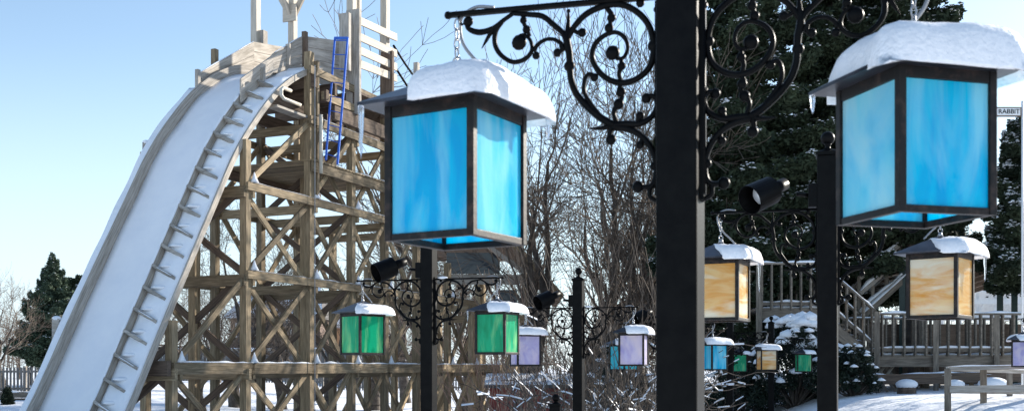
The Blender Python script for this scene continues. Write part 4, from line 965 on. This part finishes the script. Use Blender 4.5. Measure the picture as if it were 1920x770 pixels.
stem_bush(1030,20,2.2,3.0,22,'shrub of slender tan stems behind the post with the lavender lanterns',33,'twig',.22)
stem_bush(935,22,1.8,3.6,26,'shrub of reddish upright twigs above the right green lantern',34,'redtwig',.22,r=.012)
stem_bush(1060,24,3,2.3,36,'dense brown leafless thicket behind the lavender lanterns',35,'twig',.4)
stem_bush(1180,24,3,2.4,36,'dense brown leafless thicket between lavender lantern and near post',36,'bark',.4)
def bent_bush(px, d, W_, H_, n, label, seed, snow=.5):      # low, sprawling and snow laden
    rs = random.Random(seed); x = Xp(px, d); gz = ground_z(x, d); t = thing('shrub', (x,d,gz), label, 'shrub', 'leafless shrubs'); segs = []
    for k in range(n):
        a = rs.uniform(0, 2*math.pi); sp_ = []; grow(rs, (rs.uniform(-.2,.2),rs.uniform(-.2,.2),0), (math.cos(a)*rs.uniform(.3,1.1),math.sin(a)*rs.uniform(.3,1.1),1), H_*.55*rs.uniform(.7,1.2), .028, 1, sp_, .35, -.02, .006, .7, (2,4), 4); segs += [s[:4] for s in sp_]
    V_, F_ = tubes_np(segs, 3); rawmesh('stems', V_, F_, M['bark'], t, True); (snow_on('snow', segs, t, None, snow*.7, rs, .026) if snow else None)
bent_bush(1150,15.5,2.4,2.0,16,'sprawling snow dusted shrub at the foot of the near post',41)
bent_bush(1060,17,2.4,1.8,13,'sprawling snow dusted shrub before the dark red shed',42,.4)
bent_bush(1215,17.5,2.2,2.4,12,'snow flecked twiggy shrub behind the cyan lantern',43,.55)
bent_bush(1320,27,2.2,2.2,10,'dark twiggy shrub right of the near post below the small blue lantern',44,0)
bent_bush(960,24,2.4,2.0,10,'thin snow lined shrub in front of the timber shed',45,.4)

# evergreen foliage
def quads(cent, size, rs, flat=.5, normal=None):
    n = len(cent); d = rs.normal(size=(n,3)); 
    d[:,2] *= (1-flat); d /= np.linalg.norm(d,axis=1)[:,None]; e = rs.normal(size=(n,3)); e[:,2] *= .7; e -= d*(e*d).sum(1)[:,None]; e /= np.linalg.norm(e,axis=1)[:,None]
    s = np.asarray(size).reshape(-1,1)*rs.uniform(.6,1.4,(n,1)); w = s*.2
    V_ = np.stack([cent-d*s*.5, cent+e*w, cent+d*s*.5, cent-e*w], 1).reshape(-1,3); F_ = np.arange(n*4).reshape(-1,4); return V_, F_
def lumps(cent, size, rs, sq=.5):       # small snow pads
    n = len(cent); s = np.asarray(size)*rs.uniform(.5,1.4,n); k = 6; V_ = [cent+np.c_[0*s,0*s,s*sq]]
    for (zz, rr_) in ((.6,.62),(0,1.0)):
        for j in range(k):
            g = 2*math.pi*j/k; jit = rs.uniform(.75,1.2,n); V_.append(cent+np.c_[s*rr_*jit*math.cos(g), s*rr_*jit*math.sin(g), s*sq*zz])
    V_.append(cent-np.c_[0*s,0*s,s*.12]); V_ = np.stack(V_,1).reshape(-1,3); m_ = 2*k+2; b = np.arange(n)[:,None]*m_; Fs = []
    for j in range(k):
        j2 = (j+1)%k
        Fs += [np.concatenate([b,b+1+j,b+1+j2,b+1+j2],1), np.concatenate([b+1+j,b+1+k+j,b+1+k+j2,b+1+j2],1), np.concatenate([b+1+k+j,b+m_-1,b+1+k+j2,b+1+k+j2],1)]
    F_ = np.concatenate(Fs,0); tri = [list(dict.fromkeys(f)) for f in F_.tolist()]
    return V_, tri
def polymesh(name, V_, F_, mtl, parent):
    me = D.meshes.new(name); me.from_pydata(V_.tolist(), [], F_); me.materials.append(mtl); me.polygons.foreach_set('use_smooth', [True]*len(me.polygons))
    o = D.objects.new(name, me); S.collection.objects.link(o); o.parent = parent; return o
def conifer(x, y, base_z, z0, z1, rmax, label, seed, nb=150, dens=150, leaf=.16, mtl='needle', snow=.10, shape=.8, droop=.18, name='conifer', ragged=.3, tip=0.1, snowsize=.045):
    rs = np.random.RandomState(seed); t = thing(name, (x,y,base_z), label, 'tree', 'evergreen trees'); segs = []; C_ = []; S_ = []
    Ht = z1-base_z
    segs_t = [((0,0,-.2+i*Ht/12),(0,0,-.2+(i+1)*Ht/12),.022*Ht*(1-i/12)+.02,.022*Ht*(1-(i+1)/12)+.02) for i in range(12)]
    for k in range(nb):
        f = (k+rs.rand())/nb; z = z0-base_z+(z1-z0)*f; L_ = rmax*((1-f)**shape*(1-tip)+tip)*rs.uniform(1-ragged,1.08)
        if f < .12: L_ *= .65+f*3
        a = k*2.399+rs.uniform(-.4,.4); n = 8; p = np.array([0,0,z]); d = np.array([math.cos(a),math.sin(a),.25-.5*(1-f)*droop])
        side = np.array([-math.sin(a),math.cos(a),0])
        for i in range(n):
            d = d+np.array([0,0,-droop*.12+ (.09 if i > 4 else 0)]); q = p+d/np.linalg.norm(d)*L_/n; segs.append((p,q,.035*(1-i/n)+.008,.035*(1-(i+1)/n)+.008))
            m_ = int(dens/nb*L_*(i+2)*.9)+1; u_ = rs.rand(m_,1); wid = L_*.13*(1-(i/n)**2*.75)+.05
            c = p+(q-p)*u_+side*rs.normal(size=(m_,1))*wid*.8+np.array([0,0,1])*rs.normal(size=(m_,1))*.08-np.array([0,0,1])*np.abs(rs.normal(size=(m_,1)))*.05
            C_.append(c)
            ns = rs.poisson(snow*m_)
            if ns and i > 2: u2 = rs.rand(ns,1); S_.append(p+(q-p)*u2+side*rs.normal(size=(ns,1))*wid*.6+np.array([0,0,.07])+rs.normal(size=(ns,3))*[0,0,.06])
            p = q
    V_, F_ = tubes_np(segs_t, 8); rawmesh('trunk', V_, F_, M['bark'], t, True); V_, F_ = tubes_np(segs, 3); rawmesh('branches', V_, F_, M['bark'], t, True)
    c = np.concatenate(C_); V_, F_ = quads(c, leaf, rs, .35); rawmesh('crown', V_, F_, M[mtl], t)
    if S_: c = np.concatenate(S_); V_, F_ = lumps(c, np.full(len(c), snowsize), rs, .45); polymesh('crown_snow', V_, F_, M['snow'], t)['kind'] = 'stuff'
    return t
def gz(px, d): return ground_z(Xp(px,d), d)
conifer(Xp(1395,30),30,gz(1395,30),ZD(650,30),ZD(-260,30),3.3,'huge dark evergreen directly right of the big near post',1,96,5600,.17,snow=.07,shape=.55,ragged=.35)
conifer(Xp(1560,33),33,gz(1560,33),ZD(630,33),ZD(-330,33),3.5,'huge dark evergreen in the middle behind the finial post',2,96,5600,.17,snow=.05,shape=.55,ragged=.35)
conifer(Xp(1710,31),31,gz(1710,31),ZD(470,31),ZD(-190,31),3.0,'huge dark evergreen behind the large right blue lantern',3,84,4600,.17,snow=.07,shape=.6,ragged=.4)
conifer(Xp(1935,29),29,gz(1935,29),ZD(545,29),ZD(215,29),1.6,'snow laden pine at the right edge under the lettered sign',4,70,4500,.13,snow=.10,shape=.4,ragged=.3,name='pine_tree')
conifer(Xp(98,60),60,gz(98,60),ZD(690,60),ZD(478,60),3.0,'pointed evergreen standing alone left of the chute foot',5,110,3000,.18,'needle_lit',snow=.03,shape=.95,ragged=.35,tip=.03)
conifer(Xp(150,66),66,gz(150,66),ZD(700,66),ZD(520,66),2.6,'darker broad evergreen tucked against the chute at the left',6,80,2600,.20,'needle',snow=.03,shape=.5,ragged=.55)
conifer(Xp(14,42),42,gz(14,42),ZD(775,42),ZD(728,42),.3,'tiny dark evergreen seedling at the lower left corner',7,30,900,.10,'needle',snow=0,shape=.35)
def yew(px, d, W_, z1, label, seed, n=14000, nsn=180, ss_=.16):
    rs = np.random.RandomState(seed); x = Xp(px,d); g0 = ground_z(x,d); t = thing('evergreen_shrub', (x,d,g0), label, 'shrub', 'snowy evergreen shrubs'); H = z1-g0
    cl = []; nc = 64
    for k in range(nc):
        a = rs.rand()*2*math.pi; zz = rs.rand()**.95; r_ = W_*(.95-.55*zz**2.2)*rs.uniform(.55,1); cl.append((math.cos(a)*r_, math.sin(a)*r_, H*(.05+.87*zz), rs.uniform(.16,.30)*W_))
    cl.append((0,0,H*.9,W_*.3)); cl = np.array(cl); idx = rs.randint(0,len(cl),n); dv = rs.normal(size=(n,3)); dv /= np.linalg.norm(dv,axis=1)[:,None]; rr_ = cl[idx,3:4]*rs.rand(n,1)**.4
    c = cl[idx,:3]+dv*rr_; c = c[c[:,2] > 0]; V_, F_ = quads(c, .085, rs, .1); rawmesh('foliage', V_, F_, M['yew'], t)
    segs = [((0,0,-.1),tuple(q[:3]*.7),.03,.01) for q in cl]; V_, F_ = tubes_np(segs, 4); rawmesh('stems', V_, F_, M['bark'], t)
    idx = rs.randint(0,len(cl),nsn); up = rs.normal(size=(nsn,3))*[.5,.5,.25]+[0,0,.75]; up /= np.linalg.norm(up,axis=1)[:,None]; c = cl[idx,:3]+up*cl[idx,3:4]*.95
    keep = (rs.rand(nsn) < .25+.9*(c[:,2]/H)**1.5); V_, F_ = lumps(c[keep], np.full(keep.sum(), ss_), rs, .72); polymesh('foliage_snow', V_, F_, M['snow'], t)['kind'] = 'stuff'; return t
yew(1490,25.6,1.25,ZD(603,25.6),'large dark evergreen shrub heaped with snow beneath the upper deck',1,26000,330,.19)
yew(1385,26.5,1.1,ZD(680,26.5),'dark evergreen shrub in shade between the two slim far posts',2,9000,40,.07)
yew(1600,24.5,.62,ZD(650,24.5),'small dark shrub with light snow at the foot of the deck stairs',3,7000,70,.08)
yew(482,74,.9,ZD(655,74),'small snowy evergreen shrub beside the far picket fence',4,3000,70,.22)
yew(1160,28,1.0,ZD(640,28),'dark bush with snow clumps behind the cyan lantern',5,8000,120,.12)
# far woodland
segs = []; rs_ = random.Random(99); W0 = []
for k in range(420):
    y = rs_.uniform(100,150); x = rs_.uniform(-85,110); H = rs_.uniform(4.5,8.5); zb_ = ground_z(x,y)
    p = Vector((x,y,zb_)); q = p+Vector((rs_.gauss(0,.4),rs_.gauss(0,.4),H)); segs.append((tuple(p),tuple(q),.10,.02))
    for j in range(26):
        f = rs_.uniform(.2,1); b0 = p.lerp(q,f); e = b0+Vector((rs_.gauss(0,1),rs_.gauss(0,1),rs_.uniform(.2,1.3)))*H*.13; segs.append((tuple(b0),tuple(e),.03,.015))
        e2 = e+Vector((rs_.gauss(0,1),rs_.gauss(0,1),rs_.uniform(0,1)))*H*.06; segs.append((tuple(e),tuple(e2),.018,.012))
V_, F_ = tubes_np(segs, 3); o = rawmesh('far_woodland', V_, F_, M['twig']); tag(o, 'distant band of brown leafless woodland along the horizon', 'woodland', kind='stuff')
